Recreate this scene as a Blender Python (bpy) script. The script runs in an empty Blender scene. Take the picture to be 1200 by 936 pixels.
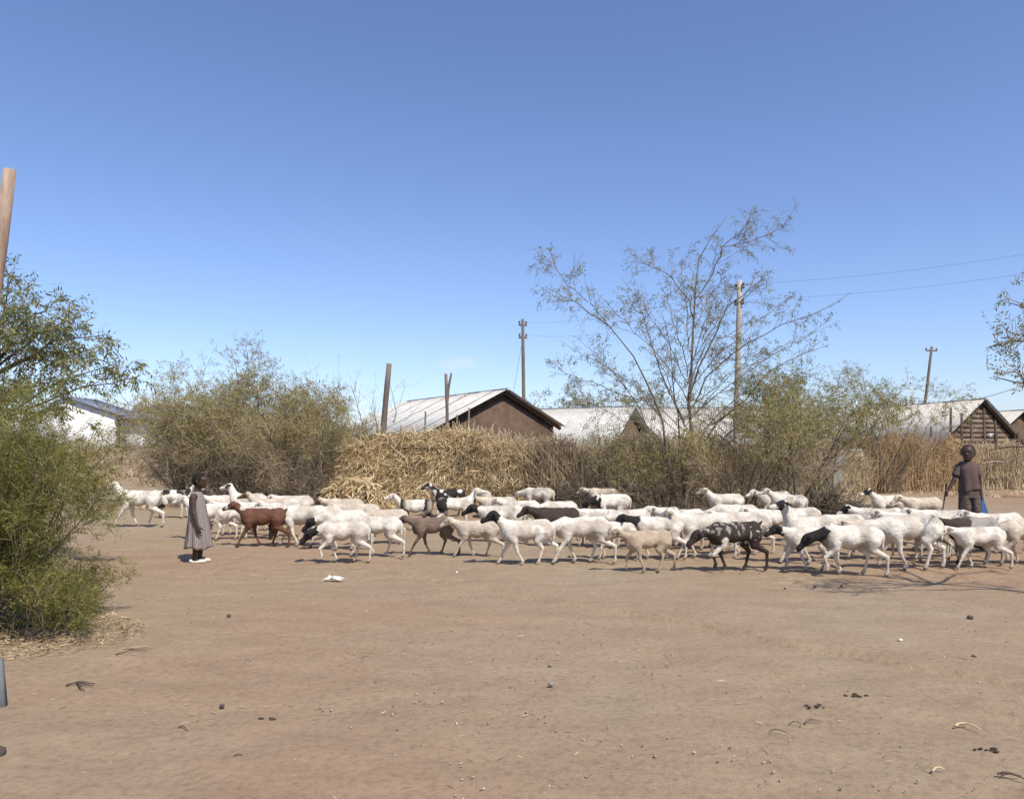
import bpy, math, random
import numpy as np
from mathutils import Vector

SC = bpy.context.scene
COL = SC.collection
R = math.radians
# ------------------------------------------------------------------ camera
CAMH, FPX, PITCH = 1.45, 900.0, R(3.62)
cd = bpy.data.cameras.new('camera'); cam = bpy.data.objects.new('camera', cd); COL.objects.link(cam)
cam.location = (0, 0, CAMH); cam.rotation_euler = (R(90) + PITCH, 0, 0)
cd.sensor_width = 36; cd.lens = 36 * FPX / 1200; cd.clip_start = .05; cd.clip_end = 3000
SC.camera = cam
# ------------------------------------------------------------------ sky, sun, exposure
SUN_EL = R(52); SUN_AZ = math.atan2(-.83, .56)          # direction towards the sun, in plan
w = bpy.data.worlds.new('World'); SC.world = w; w.use_nodes = True
nt = w.node_tree; nt.nodes.clear()
out = nt.nodes.new('ShaderNodeOutputWorld'); bg = nt.nodes.new('ShaderNodeBackground')
sky = nt.nodes.new('ShaderNodeTexSky'); sky.sky_type = 'NISHITA'; sky.sun_disc = False
sky.sun_elevation = SUN_EL; sky.sun_rotation = R(90) - SUN_AZ
sky.altitude = 400; sky.air_density = 1.0; sky.dust_density = .8; sky.ozone_density = 4.0
bg.inputs['Strength'].default_value = .136
tn = nt.nodes.new('ShaderNodeMix'); tn.data_type = 'RGBA'; tn.blend_type = 'MULTIPLY'; tn.inputs[0].default_value = 1; tn.inputs[7].default_value = (.985, .96, 1.085, 1)
nt.links.new(sky.outputs[0], tn.inputs[6]); 
# one faint wisp of cloud low over the roofs
ctc = nt.nodes.new('ShaderNodeTexCoord'); cmp_ = nt.nodes.new('ShaderNodeMapping'); cmp_.vector_type = 'TEXTURE'
cmp_.inputs['Location'].default_value = (-.0664, .9918, .1095); cmp_.inputs['Scale'].default_value = (.038, 1, .013)
cn = nt.nodes.new('ShaderNodeTexNoise'); cn.inputs['Scale'].default_value = 42; cn.inputs['Detail'].default_value = 4
cl_ = nt.nodes.new('ShaderNodeVectorMath'); cl_.operation = 'LENGTH'; cad = nt.nodes.new('ShaderNodeMath'); cad.operation = 'MULTIPLY_ADD'; cad.inputs[1].default_value = 1.1
cmr = nt.nodes.new('ShaderNodeMapRange'); cmr.interpolation_type = 'SMOOTHSTEP'
for i_, v_ in ((1, .55), (2, 1.5), (3, .42), (4, 0.)): cmr.inputs[i_].default_value = v_
cmx = nt.nodes.new('ShaderNodeMix'); cmx.data_type = 'RGBA'; cmx.inputs[7].default_value = (5.2, 5.4, 5.9, 1)
nt.links.new(ctc.outputs['Generated'], cmp_.inputs[0]); nt.links.new(ctc.outputs['Generated'], cn.inputs['Vector']); nt.links.new(cmp_.outputs[0], cl_.inputs[0])
nt.links.new(cn.outputs[0], cad.inputs[0]); nt.links.new(cl_.outputs['Value'], cad.inputs[2]); nt.links.new(cad.outputs[0], cmr.inputs[0])
nt.links.new(cmr.outputs[0], cmx.inputs[0]); nt.links.new(tn.outputs[2], cmx.inputs[6]); nt.links.new(cmx.outputs[2], bg.inputs['Color']); nt.links.new(bg.outputs[0], out.inputs['Surface'])
sl = bpy.data.lights.new('sun', 'SUN'); sun = bpy.data.objects.new('sun', sl); COL.objects.link(sun)
sl.energy = 4.4; sl.angle = R(.55); sl.color = (1, .935, .83)
sdir = Vector((math.cos(SUN_EL) * math.cos(SUN_AZ), math.cos(SUN_EL) * math.sin(SUN_AZ), math.sin(SUN_EL)))
sun.rotation_euler = sdir.to_track_quat('Z', 'Y').to_euler()
sun.location = (8, -4, 20)
vs = SC.view_settings
vs.view_transform = 'Standard'; vs.look = 'None'; vs.gamma = 1; vs.exposure = .27; vs.use_curve_mapping = False
SC.cycles.max_bounces = 6; SC.cycles.transparent_max_bounces = 4

# ------------------------------------------------------------------ maths helpers
cp, sp = math.cos(PITCH), math.sin(PITCH)
def ray(px, py):
    u = (px - 600) / FPX; v = (468 - py) / FPX
    return np.array([u, cp - v * sp, sp + v * cp])
def P(px, py, Y):
    d = ray(px, py); t = Y / d[1]
    return np.array([d[0] * t, Y, CAMH + d[2] * t])
def sstep(a, b, x):
    t = np.clip((np.asarray(x, float) - a) / (b - a), 0, 1); return t * t * (3 - 2 * t)
def gz(x, y):
    return 1.0 * sstep(17, 40, y) * (1 - sstep(-9, -3, x)) + .12 * sstep(24, 40, y) * sstep(-9, -3, x)
def G(px, py):
    d = ray(px, py); z = 0.
    for _ in range(12):
        t = (z - CAMH) / d[2]; p = d * t; z = float(gz(p[0], p[1]))
    return np.array([p[0], p[1], z])
def norm(v):
    return v / np.maximum(np.linalg.norm(v, axis=-1, keepdims=True), 1e-9)
def _hash(ix, iy, iz, s):
    h = (ix * 374761393 + iy * 668265263 + iz * 2147483647 + s * 144665 ) & 0xffffffff
    h = ((h ^ (h >> 13)) * 1274126177) & 0xffffffff
    return ((h ^ (h >> 16)) & 0xffff) / 65535.
def vnoise(p, s=0):
    p = np.asarray(p, float); i = np.floor(p).astype(np.int64); f = p - i; f = f * f * (3 - 2 * f)
    r = 0
    for a in (0, 1):
        wx = f[..., 0] if a else 1 - f[..., 0]
        for b in (0, 1):
            wy = f[..., 1] if b else 1 - f[..., 1]
            for c in (0, 1):
                wz = f[..., 2] if c else 1 - f[..., 2]
                r = r + wx * wy * wz * _hash(i[..., 0] + a, i[..., 1] + b, i[..., 2] + c, s)
    return r
def n2(x, y, s=0):
    return vnoise(np.stack([x, y, np.zeros_like(x)], -1), s)

# ------------------------------------------------------------------ mesh helpers
class MB:
    """collects vertices and quads / triangles, builds ONE mesh"""
    def __init__(s): s.v = []; s.f4 = []; s.f3 = []; s.t = []; s.n = 0
    def add(s, v, quads=None, tris=None, tint=None):
        v = np.asarray(v, float).reshape(-1, 3); s.v.append(v)
        if quads is not None and len(quads): s.f4.append(np.asarray(quads, np.int64).reshape(-1, 4) + s.n)
        if tris is not None and len(tris): s.f3.append(np.asarray(tris, np.int64).reshape(-1, 3) + s.n)
        s.t.append(np.full(len(v), .5) if tint is None else np.broadcast_to(np.asarray(tint, float), (len(v),)))
        s.n += len(v)
    def mesh(s, name, mat, smooth=False):
        V = np.concatenate(s.v); f4 = np.concatenate(s.f4) if s.f4 else np.zeros((0, 4), int)
        f3 = np.concatenate(s.f3) if s.f3 else np.zeros((0, 3), int)
        me = bpy.data.meshes.new(name)
        me.vertices.add(len(V)); me.vertices.foreach_set('co', V.ravel().astype(np.float32))
        nl = len(f4) * 4 + len(f3) * 3; me.loops.add(nl)
        me.loops.foreach_set('vertex_index', np.concatenate([f4.ravel(), f3.ravel()]).astype(np.int32))
        st = np.concatenate([np.arange(len(f4)) * 4, len(f4) * 4 + np.arange(len(f3)) * 3])
        me.polygons.add(len(st)); me.polygons.foreach_set('loop_start', st.astype(np.int32))
        me.update(calc_edges=True)
        if smooth: me.polygons.foreach_set('use_smooth', np.ones(len(st), bool))
        a = me.attributes.new('tint', 'FLOAT', 'POINT'); a.data.foreach_set('value', np.concatenate(s.t).astype(np.float32))
        me.materials.append(mat); me.validate()
        return me
    def build(s, name, mat, parent=None, smooth=False, kind=None):
        o = bpy.data.objects.new(name, s.mesh(name, mat, smooth)); COL.objects.link(o)
        if parent is not None: o.parent = parent
        if kind: o['kind'] = kind
        return o
    # ---- shapes
    def box(s, c, size, rz=0, tint=.5, axes=None):
        x, y, z = [q / 2 for q in size]
        v = np.array([[i * x, j * y, k * z] for i in (-1, 1) for j in (-1, 1) for k in (-1, 1)])
        if axes is not None: v = v @ np.array(axes)
        elif rz:
            ca, sa = math.cos(rz), math.sin(rz); v = v @ np.array([[ca, sa, 0], [-sa, ca, 0], [0, 0, 1]])
        s.add(v + np.array(c), [[0, 1, 3, 2], [4, 6, 7, 5], [0, 4, 5, 1], [2, 3, 7, 6], [0, 2, 6, 4], [1, 5, 7, 3]], tint=tint)
    def tubes(s, Pl, Rd, sides=4, tint=.5, cap=False):
        """Pl (N,K,3) polylines, Rd (N,K) radii"""
        Pl = np.asarray(Pl, float); N, K, _ = Pl.shape; Rd = np.broadcast_to(np.asarray(Rd, float), (N, K))
        T = norm(np.gradient(Pl, axis=1))
        ref = np.where(np.abs(T[:, :1, 2:3]) > .9, np.array([1., 0, 0]), np.array([0, 0, 1.]))
        ref = np.broadcast_to(ref, T.shape)
        A = norm(np.cross(T, ref)); B = np.cross(T, A)
        an = np.arange(sides) / sides * 2 * math.pi
        V = Pl[:, :, None] + Rd[..., None, None] * (A[:, :, None] * np.cos(an)[:, None] + B[:, :, None] * np.sin(an)[:, None])
        idx = np.arange(N * K * sides).reshape(N, K, sides); nx = np.roll(idx, -1, 2)
        q = np.stack([idx[:, :-1], nx[:, :-1], nx[:, 1:], idx[:, 1:]], -1)
        tt = np.broadcast_to(np.asarray(tint, float).reshape(-1, 1, 1) if np.ndim(tint) else np.full((1, 1, 1), tint), (N, K, sides)).ravel()
        tris = []
        if cap:
            for e in (0, K - 1):
                for j in range(1, sides - 1): tris.append(np.stack([idx[:, e, 0], idx[:, e, j], idx[:, e, j + 1]], -1))
            tris = np.concatenate(tris)
        s.add(V, q, tris, tint=tt)
    def tube(s, pts, rad, sides=8, tint=.5, cap=True):
        pts = np.asarray(pts, float)[None]; s.tubes(pts, np.broadcast_to(np.asarray(rad, float), pts.shape[1])[None], sides, tint, cap)
    def leaves(s, pos, d, L, W, rng, tint=None, fold=0.):
        """diamond leaves, one quad each"""
        M = len(pos); d = norm(d); r = rng.normal(size=(M, 3)); side = norm(np.cross(d, r))
        L = np.broadcast_to(L, (M,))[:, None]; W = np.broadcast_to(W, (M,))[:, None]
        up = np.cross(side, d)
        V = np.stack([pos, pos + d * L * .45 + side * W * .5 + up * fold * W, pos + d * L, pos + d * L * .5 - side * W * .5 + up * fold * W], 1)
        q = np.arange(M * 4).reshape(M, 4)
        tint = rng.random(M) if tint is None else tint
        s.add(V, q, tint=np.repeat(tint, 4))
    def ribbons(s, Pl, W, rng, tint=None):
        """bent flat strips (N,K,3)"""
        N, K, _ = Pl.shape; T = norm(np.gradient(Pl, axis=1)); r = rng.normal(size=(N, 1, 3))
        side = norm(np.cross(T, np.broadcast_to(r, T.shape)))
        prof = np.sin(np.linspace(.25, math.pi - .08, K))[None, :, None]
        W = np.broadcast_to(W, (N,))[:, None, None] * prof * .5
        V = np.stack([Pl - side * W, Pl + side * W], 2)
        idx = np.arange(N * K * 2).reshape(N, K, 2)
        q = np.stack([idx[:, :-1, 0], idx[:, :-1, 1], idx[:, 1:, 1], idx[:, 1:, 0]], -1)
        tint = rng.random(N) if tint is None else tint
        s.add(V, q, tint=np.repeat(tint, K * 2))

def tag(o, label=None, cat=None, group=None, kind=None):
    if label: o['label'] = label
    if cat: o['category'] = cat
    if group: o['group'] = group
    if kind: o['kind'] = kind
    return o
def empty(name, loc=(0, 0, 0), rz=0):
    o = bpy.data.objects.new(name, None); COL.objects.link(o); o.location = [float(q) for q in loc]; o.rotation_euler.z = rz
    o.empty_display_size = .1
    return o
def put(name, me, parent=None, loc=(0, 0, 0), rz=0):
    o = bpy.data.objects.new(name, me); COL.objects.link(o); o.location = [float(q) for q in loc]; o.rotation_euler.z = rz
    if parent is not None: o.parent = parent
    return o

# ------------------------------------------------------------------ materials
def newmat(name):
    m = bpy.data.materials.new(name); m.use_nodes = True; t = m.node_tree
    return m, t, t.nodes['Principled BSDF'], t.nodes.new, t.links.new
def ramp(t, pts):
    r = t.nodes.new('ShaderNodeValToRGB'); e = r.color_ramp.elements
    while len(e) < len(pts): e.new(.5)
    for q, (p, c) in zip(e, pts): q.position = p; q.color = (*c, 1)
    return r
def noise(t, scale, detail=5, rough=.6, coord='Object', stretch=None):
    tc = t.nodes.new('ShaderNodeTexCoord'); n = t.nodes.new('ShaderNodeTexNoise')
    n.inputs['Scale'].default_value = scale; n.inputs['Detail'].default_value = detail; n.inputs['Roughness'].default_value = rough
    if stretch:
        mp = t.nodes.new('ShaderNodeMapping'); mp.inputs['Scale'].default_value = stretch
        t.links.new(tc.outputs[coord], mp.inputs[0]); t.links.new(mp.outputs[0], n.inputs['Vector'])
    else: t.links.new(tc.outputs[coord], n.inputs['Vector'])
    return n
def simple(name, c1, c2, scale=6, rough=.85, bump=.3, bscale=40, stretch=None, metallic=0, c3=None, coord='Object', dist=.02):
    m, t, b, N, L = newmat(name)
    n = noise(t, scale, 6, .65, coord, stretch)
    r = ramp(t, [(.3, c1), (.7, c2)] if c3 is None else [(.28, c1), (.55, c2), (.75, c3)])
    L(n.outputs[0], r.inputs[0]); L(r.outputs[0], b.inputs['Base Color'])
    b.inputs['Roughness'].default_value = rough; b.inputs['Metallic'].default_value = metallic
    b.inputs['Specular IOR Level'].default_value = .25
    if bump:
        n_ = noise(t, bscale, 5, .6, coord, stretch); bp = N('ShaderNodeBump'); bp.inputs['Strength'].default_value = bump
        bp.inputs['Distance'].default_value = dist
        L(n_.outputs[0], bp.inputs['Height']); L(bp.outputs[0], b.inputs['Normal'])
    return m
def tintmat(name, cols, rough=.75, trans=0., nscale=1.5, nmix=.35):
    """colour picked by the per-piece 'tint' attribute plus slow noise; optional light through the leaf"""
    m, t, b, N, L = newmat(name)
    at = N('ShaderNodeAttribute'); at.attribute_name = 'tint'
    n = noise(t, nscale, 3)
    mx = N('ShaderNodeMix'); mx.data_type = 'FLOAT'; mx.inputs[0].default_value = nmix
    L(at.outputs['Fac'], mx.inputs[2]); L(n.outputs[0], mx.inputs[3])
    r = ramp(t, [(i / (len(cols) - 1), c) for i, c in enumerate(cols)])
    L(mx.outputs[0], r.inputs[0]); L(r.outputs[0], b.inputs['Base Color'])
    b.inputs['Roughness'].default_value = rough; b.inputs['Specular IOR Level'].default_value = .3
    if trans:
        tr = N('ShaderNodeBsdfTranslucent'); ms = N('ShaderNodeMixShader'); ms.inputs[0].default_value = trans
        L(r.outputs[0], tr.inputs['Color']); L(b.outputs[0], ms.inputs[1]); L(tr.outputs[0], ms.inputs[2])
        L(ms.outputs[0], t.nodes['Material Output'].inputs['Surface'])
    return m

def ground_mat():
    m, t, b, N, L = newmat('dry_earth')
    tc = N('ShaderNodeTexCoord')
    def no(scale, det, rg=.6, st=None):
        n = N('ShaderNodeTexNoise'); n.inputs['Scale'].default_value = scale; n.inputs['Detail'].default_value = det; n.inputs['Roughness'].default_value = rg
        if st:
            mp = N('ShaderNodeMapping'); mp.inputs['Scale'].default_value = st; mp.inputs['Rotation'].default_value = (0, 0, R(14))
            L(tc.outputs['Object'], mp.inputs[0]); L(mp.outputs[0], n.inputs['Vector'])
        else: L(tc.outputs['Object'], n.inputs['Vector'])
        return n
    def mix(a, bb, fac, mode='MIX'):
        x = N('ShaderNodeMix'); x.data_type = 'RGBA'; x.blend_type = mode
        for s_, v in ((0, fac), (6, a), (7, bb)):
            if isinstance(v, (int, float)): x.inputs[s_].default_value = v
            elif isinstance(v, tuple): x.inputs[s_].default_value = (*v, 1)
            else: L(v, x.inputs[s_])
        return x.outputs[2]
    big = ramp(t, [(.36, (.316, .216, .140)), (.52, (.318, .238, .157)), (.68, (.323, .259, .176))]); L(no(.16, 4, .55).outputs[0], big.inputs[0])
    mid = ramp(t, [(.3, (.86, .845, .83)), (.7, (1.06, 1.06, 1.06))]); L(no(1.6, 6, .65, (1, 2.2, 1)).outputs[0], mid.inputs[0])
    fine = ramp(t, [(.32, (.72, .70, .68)), (.5, (1, 1, 1)), (.72, (1.12, 1.12, 1.1))]); L(no(22, 5, .7).outputs[0], fine.inputs[0])
    pale = ramp(t, [(.62, (0, 0, 0)), (.74, (.55, .55, .55))]); L(no(3.3, 5, .7, (1, 3.2, 1)).outputs[0], pale.inputs[0])
    c = mix(big.outputs[0], mid.outputs[0], 1., 'MULTIPLY'); c = mix(c, (.41, .32, .23), pale.outputs[0])
    c = mix(c, fine.outputs[0], .8, 'MULTIPLY')
    # scattered dung crumbs and chaff flecks
    for sc_, col, th, amt in ((34, (.10, .075, .05), .10, .5), (55, (.50, .40, .28), .09, .5)):
        vo = N('ShaderNodeTexVoronoi'); vo.inputs['Scale'].default_value = sc_; L(tc.outputs['Object'], vo.inputs['Vector'])
        rr = ramp(t, [(th * .6, (amt,) * 3), (th, (0, 0, 0))]); L(vo.outputs['Distance'], rr.inputs[0])
        msk = ramp(t, [(.5, (0, 0, 0)), (.62, (1, 1, 1))]); L(no(2.1, 4, .7).outputs[0], msk.inputs[0])
        c = mix(c, col, mix(rr.outputs[0], msk.outputs[0], 1., 'MULTIPLY'))
    L(c, b.inputs['Base Color']); b.inputs['Roughness'].default_value = .95; b.inputs['Specular IOR Level'].default_value = .1
    b1 = N('ShaderNodeBump'); b1.inputs['Strength'].default_value = .55; b1.inputs['Distance'].default_value = .03
    L(no(9, 8, .7).outputs[0], b1.inputs['Height'])
    b2 = N('ShaderNodeBump'); b2.inputs['Strength'].default_value = .5; b2.inputs['Distance'].default_value = .012
    L(no(60, 6, .75).outputs[0], b2.inputs['Height']); L(b1.outputs[0], b2.inputs['Normal']); L(b2.outputs[0], b.inputs['Normal'])
    return m

def coat_mat():
    m, t, b, N, L = newmat('animal_coat')
    at = N('ShaderNodeAttribute'); at.attribute_name = 'coat'
    n = noise(t, 32, 5, .75); r = ramp(t, [(.28, (.66, .63, .58)), (.5, (.95, .94, .92)), (.72, (1.10, 1.10, 1.10))]); L(n.outputs[0], r.inputs[0])
    x = N('ShaderNodeMix'); x.data_type = 'RGBA'; x.blend_type = 'MULTIPLY'; x.inputs[0].default_value = .8
    L(at.outputs['Color'], x.inputs[6]); L(r.outputs[0], x.inputs[7]); L(x.outputs[2], b.inputs['Base Color'])
    b.inputs['Roughness'].default_value = .78; b.inputs['Specular IOR Level'].default_value = .25
    bp = N('ShaderNodeBump'); bp.inputs['Strength'].default_value = .7; bp.inputs['Distance'].default_value = .022
    n3 = noise(t, 34, 6, .75, stretch=(.6, 1, 1.2)); L(n3.outputs[0], bp.inputs['Height']); L(bp.outputs[0], b.inputs['Normal'])
    return m

M_ground = ground_mat()
M_coat = coat_mat()
M_bark = simple('grey_brown_bark', (.10, .075, .055), (.19, .15, .115), 18, .9, .5, 60, (1, 1, .3))
M_twig = tintmat('dry_twig', [(.18, .135, .09), (.34, .27, .185), (.50, .41, .29)], .9, nscale=.8)
M_greentwig = tintmat('green_yellow_shoot', [(.22, .20, .08), (.34, .29, .13), (.40, .35, .20)], .7)
M_leaf_near = tintmat('fresh_bush_leaf', [(.092, .098, .018), (.160, .160, .032), (.235, .216, .056), (.37, .32, .13)], .5, .38)
M_leaf_olive = tintmat('dusty_olive_leaf', [(.165, .152, .048), (.28, .245, .088), (.385, .325, .14), (.47, .39, .205)], .7, .38, 1.0)
M_leaf_grey = tintmat('grey_green_leaf', [(.115, .122, .05), (.20, .20, .09), (.30, .28, .145)], .65, .25)
M_leaf_left = tintmat('broad_green_leaf', [(.105, .115, .040), (.18, .19, .070), (.27, .265, .115), (.37, .345, .19)], .5, .4)
M_leaf_yel = tintmat('yellow_green_leaf', [(.135, .135, .038), (.225, .21, .066), (.32, .285, .11), (.40, .345, .17)], .65, .38, 1.0)
M_leaf_far = tintmat('far_dull_leaf', [(.10, .105, .05), (.16, .16, .085), (.22, .205, .12)], .8, .2)
M_straw = tintmat('dry_maize_straw', [(.38, .27, .135), (.57, .44, .25), (.69, .56, .345), (.76, .66, .45)], .75, .15, 2.5, .3)
M_brush = tintmat('dry_brown_brush', [(.31, .22, .125), (.48, .37, .225), (.60, .48, .31), (.70, .59, .41)], .85, .1, 1.6, .4)
M_darkbrush = tintmat('dark_dead_brush', [(.06, .045, .032), (.11, .085, .06), (.20, .16, .115)], .9, 0, 2)
M_thatch = tintmat('weathered_thatch', [(.28, .185, .095), (.45, .31, .165), (.57, .41, .235), (.66, .51, .32)], .85, .1, 1.6, .45)
M_litter = tintmat('leaf_litter', [(.10, .07, .04), (.27, .195, .11), (.43, .33, .20), (.60, .50, .36)], .85, 0)
M_zinc = simple('weathered_zinc_sheet', (.40, .365, .31), (.58, .575, .53), 1.4, .7, .08, 10, None, 0, (.62, .61, .57), dist=.01)
M_zincpale = simple('pale_roof_sheet', (.44, .41, .36), (.60, .57, .52), .9, .6, .08, 10, None, .1, dist=.01)
M_blueroof = simple('blue_grey_roof_sheet', (.15, .17, .22), (.21, .23, .29), 1.2, .6, .08, 10, None, .1, dist=.01)
M_mud = simple('brown_mud_wall', (.072, .048, .033), (.125, .084, .058), 2.6, .95, .9, 9, None, 0, (.165, .115, .08), dist=.05)
M_plank = simple('weathered_brown_plank', (.14, .10, .07), (.25, .19, .14), 7, .9, .4, 30, (.25, 1, 1))
M_darkwood = simple('dark_old_timber', (.065, .045, .032), (.12, .085, .06), 9, .9, .4, 30, (1, 1, .25))
M_post = simple('grey_weathered_post', (.105, .083, .064), (.20, .165, .13), 8, .9, .5, 30, (1, 1, .2))
M_palepole = simple('sun_bleached_pole', (.17, .10, .06), (.36, .27, .20), 13, .85, .8, 24, (1, 1, .16), 0, (.44, .35, .27))
M_uppole = simple('utility_pole_timber', (.11, .088, .068), (.19, .155, .12), 7, .9, .4, 24, (1, 1, .2))
M_uppale = simple('pale_utility_pole_timber', (.33, .29, .24), (.46, .41, .35), 7, .9, .4, 24, (1, 1, .2))
M_wire = simple('dark_wire', (.07, .07, .075), (.11, .11, .115), 5, .6, 0)
M_white = simple('white_painted_wall', (.70, .69, .67), (.82, .81, .79), .9, .85, .15, 12, dist=.01)
M_whitegrey = simple('dusty_white_sheeting', (.42, .42, .40), (.62, .61, .58), 2.5, .75, .2, 12)
M_darkopen = simple('shaded_gap_board', (.04, .035, .032), (.07, .06, .055), 3, .95, 0)
M_skin = simple('dark_brown_skin', (.050, .030, .021), (.078, .048, .034), 8, .45, .08, 60, dist=.004)
M_hair = simple('short_black_hair', (.010, .008, .007), (.022, .017, .014), 60, .85, .6, 160, dist=.006)
M_eye = simple('eye_white', (.55, .52, .48), (.62, .58, .54), 5, .3, 0)
M_shoe = simple('cream_shoe_leather', (.62, .58, .50), (.72, .68, .60), 8, .6, .1, 60, dist=.003)
M_shirt = simple('dusty_brown_shirt', (.085, .056, .048), (.125, .086, .075), 5, .9, .4, 18, dist=.02)
M_bag = simple('blue_cloth_bag', (.030, .075, .17), (.055, .12, .25), 12, .7, .4, 26)
M_horn = simple('grey_horn', (.07, .06, .05), (.13, .11, .09), 12, .6, .3, 60)
M_stone = simple('grey_brown_stone', (.20, .165, .13), (.36, .30, .24), 14, .9, .5, 60)
M_darkstone = simple('dark_stone', (.055, .045, .038), (.12, .098, .08), 14, .9, .5, 60)
M_dung = simple('dark_dung', (.035, .026, .018), (.075, .056, .038), 25, .95, .6, 80)
M_paper = simple('dirty_white_plastic', (.55, .53, .48), (.74, .72, .68), 12, .6, .3, 40)

def check_mat():
    m, t, b, N, L = newmat('grey_checked_cotton')
    tc = N('ShaderNodeTexCoord'); sx = N('ShaderNodeSeparateXYZ'); L(tc.outputs['UV'], sx.inputs[0])
    outs = []
    for ax, fr in ((0, 46.), (1, 46.)):
        a = N('ShaderNodeMath'); a.operation = 'MULTIPLY'; a.inputs[1].default_value = fr; L(sx.outputs[ax], a.inputs[0])
        f = N('ShaderNodeMath'); f.operation = 'FRACT'; L(a.outputs[0], f.inputs[0])
        g = N('ShaderNodeMath'); g.operation = 'GREATER_THAN'; g.inputs[1].default_value = .5; L(f.outputs[0], g.inputs[0]); outs.append(g)
    s_ = N('ShaderNodeMath'); s_.operation = 'ADD'; L(outs[0].outputs[0], s_.inputs[0]); L(outs[1].outputs[0], s_.inputs[1])
    h = N('ShaderNodeMath'); h.operation = 'MULTIPLY'; h.inputs[1].default_value = .5; L(s_.outputs[0], h.inputs[0])
    r = ramp(t, [(0, (.32, .275, .245)), (.5, (.225, .188, .172)), (1, (.145, .12, .114))]); L(h.outputs[0], r.inputs[0])
    L(r.outputs[0], b.inputs['Base Color']); b.inputs['Roughness'].default_value = .9; b.inputs['Specular IOR Level'].default_value = .1
    return m
M_check = check_mat()
M_shorts = simple('brown_patterned_shorts', (.065, .045, .036), (.10, .072, .056), 30, .9, .3, 20, None, 0, (.30, .25, .20))

# ------------------------------------------------------------------ signed-distance bodies (people, animals)
class SDF:
    def __init__(s, lo, hi, h):
        s.lo = np.array(lo, float); s.h = h
        s.ax = [np.arange(lo[i], hi[i] + h, h) for i in range(3)]
        s.v = np.full([len(a) for a in s.ax], 9., np.float32); s.pr = []
    def _blk(s, lo, hi):
        sl_ = []
        for i in range(3):
            a = max(0, int((lo[i] - s.lo[i]) / s.h) - 1); b = min(len(s.ax[i]), int((hi[i] - s.lo[i]) / s.h) + 3)
            if b <= a: return None, None
            sl_.append(slice(a, b))
        g = np.stack(np.meshgrid(*[s.ax[i][sl_[i]] for i in range(3)], indexing='ij'), -1)
        return tuple(sl_), g
    @staticmethod
    def d_cone(p, a, b, ra, rb):
        ba = b - a; t = np.clip(((p - a) @ ba) / max(ba @ ba, 1e-9), 0, 1)
        return np.linalg.norm(p - a - t[..., None] * ba, axis=-1) - (ra + t * (rb - ra))
    @staticmethod
    def d_ell(p, c, r, m):
        q = p - c
        if m is not None: q = q @ m
        k0 = np.linalg.norm(q / r, axis=-1); k1 = np.linalg.norm(q / (r * r), axis=-1)
        return k0 * (k0 - 1) / np.maximum(k1, 1e-6)
    def _un(s, sl_, d, k):
        a = s.v[sl_]; h = np.maximum(k - np.abs(a - d), 0) / k
        s.v[sl_] = np.minimum(a, d) - h * h * k * .25
    def cone(s, a, b, ra, rb, k=.03, g='body'):
        a = np.array(a, float); b = np.array(b, float); m = max(ra, rb) + k + 2 * s.h
        sl_, p = s._blk(np.minimum(a, b) - m, np.maximum(a, b) + m)
        if sl_ is None: return
        s._un(sl_, SDF.d_cone(p, a, b, ra, rb), k); s.pr.append((g, 0, (a, b, ra, rb)))
    def ell(s, c, r, k=.03, g='body', m=None):
        c = np.array(c, float); r = np.array(r, float); e = max(r) + k + 2 * s.h
        sl_, p = s._blk(c - e, c + e)
        if sl_ is None: return
        s._un(sl_, SDF.d_ell(p, c, r, m), k); s.pr.append((g, 1, (c, r, m)))
    def mesh(s):
        v = s.v; ins = v < 0; n = v.shape; cn = tuple(q - 1 for q in n)
        sh = lambda A, i, j, k: A[i:n[0] - 1 + i, j:n[1] - 1 + j, k:n[2] - 1 + k]
        cnt = sum(sh(ins, i, j, k).astype(np.int8) for i in (0, 1) for j in (0, 1) for k in (0, 1))
        act = (cnt > 0) & (cnt < 8); C = np.argwhere(act); idx = np.full(cn, -1, np.int64); idx[act] = np.arange(len(C))
        pos = np.zeros((len(C), 3)); num = np.zeros(len(C))
        cor = [(i, j, k) for i in (0, 1) for j in (0, 1) for k in (0, 1)]
        for a in cor:
            for ax in range(3):
                if a[ax]: continue
                b = list(a); b[ax] = 1
                va = v[C[:, 0] + a[0], C[:, 1] + a[1], C[:, 2] + a[2]].astype(float); vb = v[C[:, 0] + b[0], C[:, 1] + b[1], C[:, 2] + b[2]].astype(float)
                x = (va < 0) != (vb < 0); t = np.where(x, va / np.where(x, va - vb, 1), 0)
                q = np.tile(np.array(a, float), (len(C), 1)); q[:, ax] += t
                pos += np.where(x[:, None], q, 0); num += x
        V = s.lo + (C + pos / num[:, None]) * s.h
        F = []
        for ax in range(3):
            b, c = (ax + 1) % 3, (ax + 2) % 3
            A = np.take(ins, np.arange(n[ax] - 1), ax); B = np.take(ins, np.arange(1, n[ax]), ax)
            E = np.argwhere(A != B); E = E[(E[:, b] > 0) & (E[:, c] > 0) & (E[:, b] < n[b] - 1) & (E[:, c] < n[c] - 1)]
            flip = ins[tuple(E.T)]
            def cell(db, dc):
                q = E.copy(); q[:, b] += db; q[:, c] += dc; return idx[tuple(q.T)]
            Q = np.stack([cell(-1, -1), cell(0, -1), cell(0, 0), cell(-1, 0)], -1)
            F.append(np.where(flip[:, None], Q, Q[:, ::-1]))
        return V, np.concatenate(F)
    def groups(s, V):
        best = np.full(len(V), 9.); lab = np.zeros(len(V), int); names = []
        for i, (g, ty, a) in enumerate(s.pr):
            d = SDF.d_cone(V, *a) if ty == 0 else SDF.d_ell(V, *a)
            if g not in names: names.append(g)
            k = d < best; best[k] = d[k]; lab[k] = names.index(g)
        return np.array(names)[lab]
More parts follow.
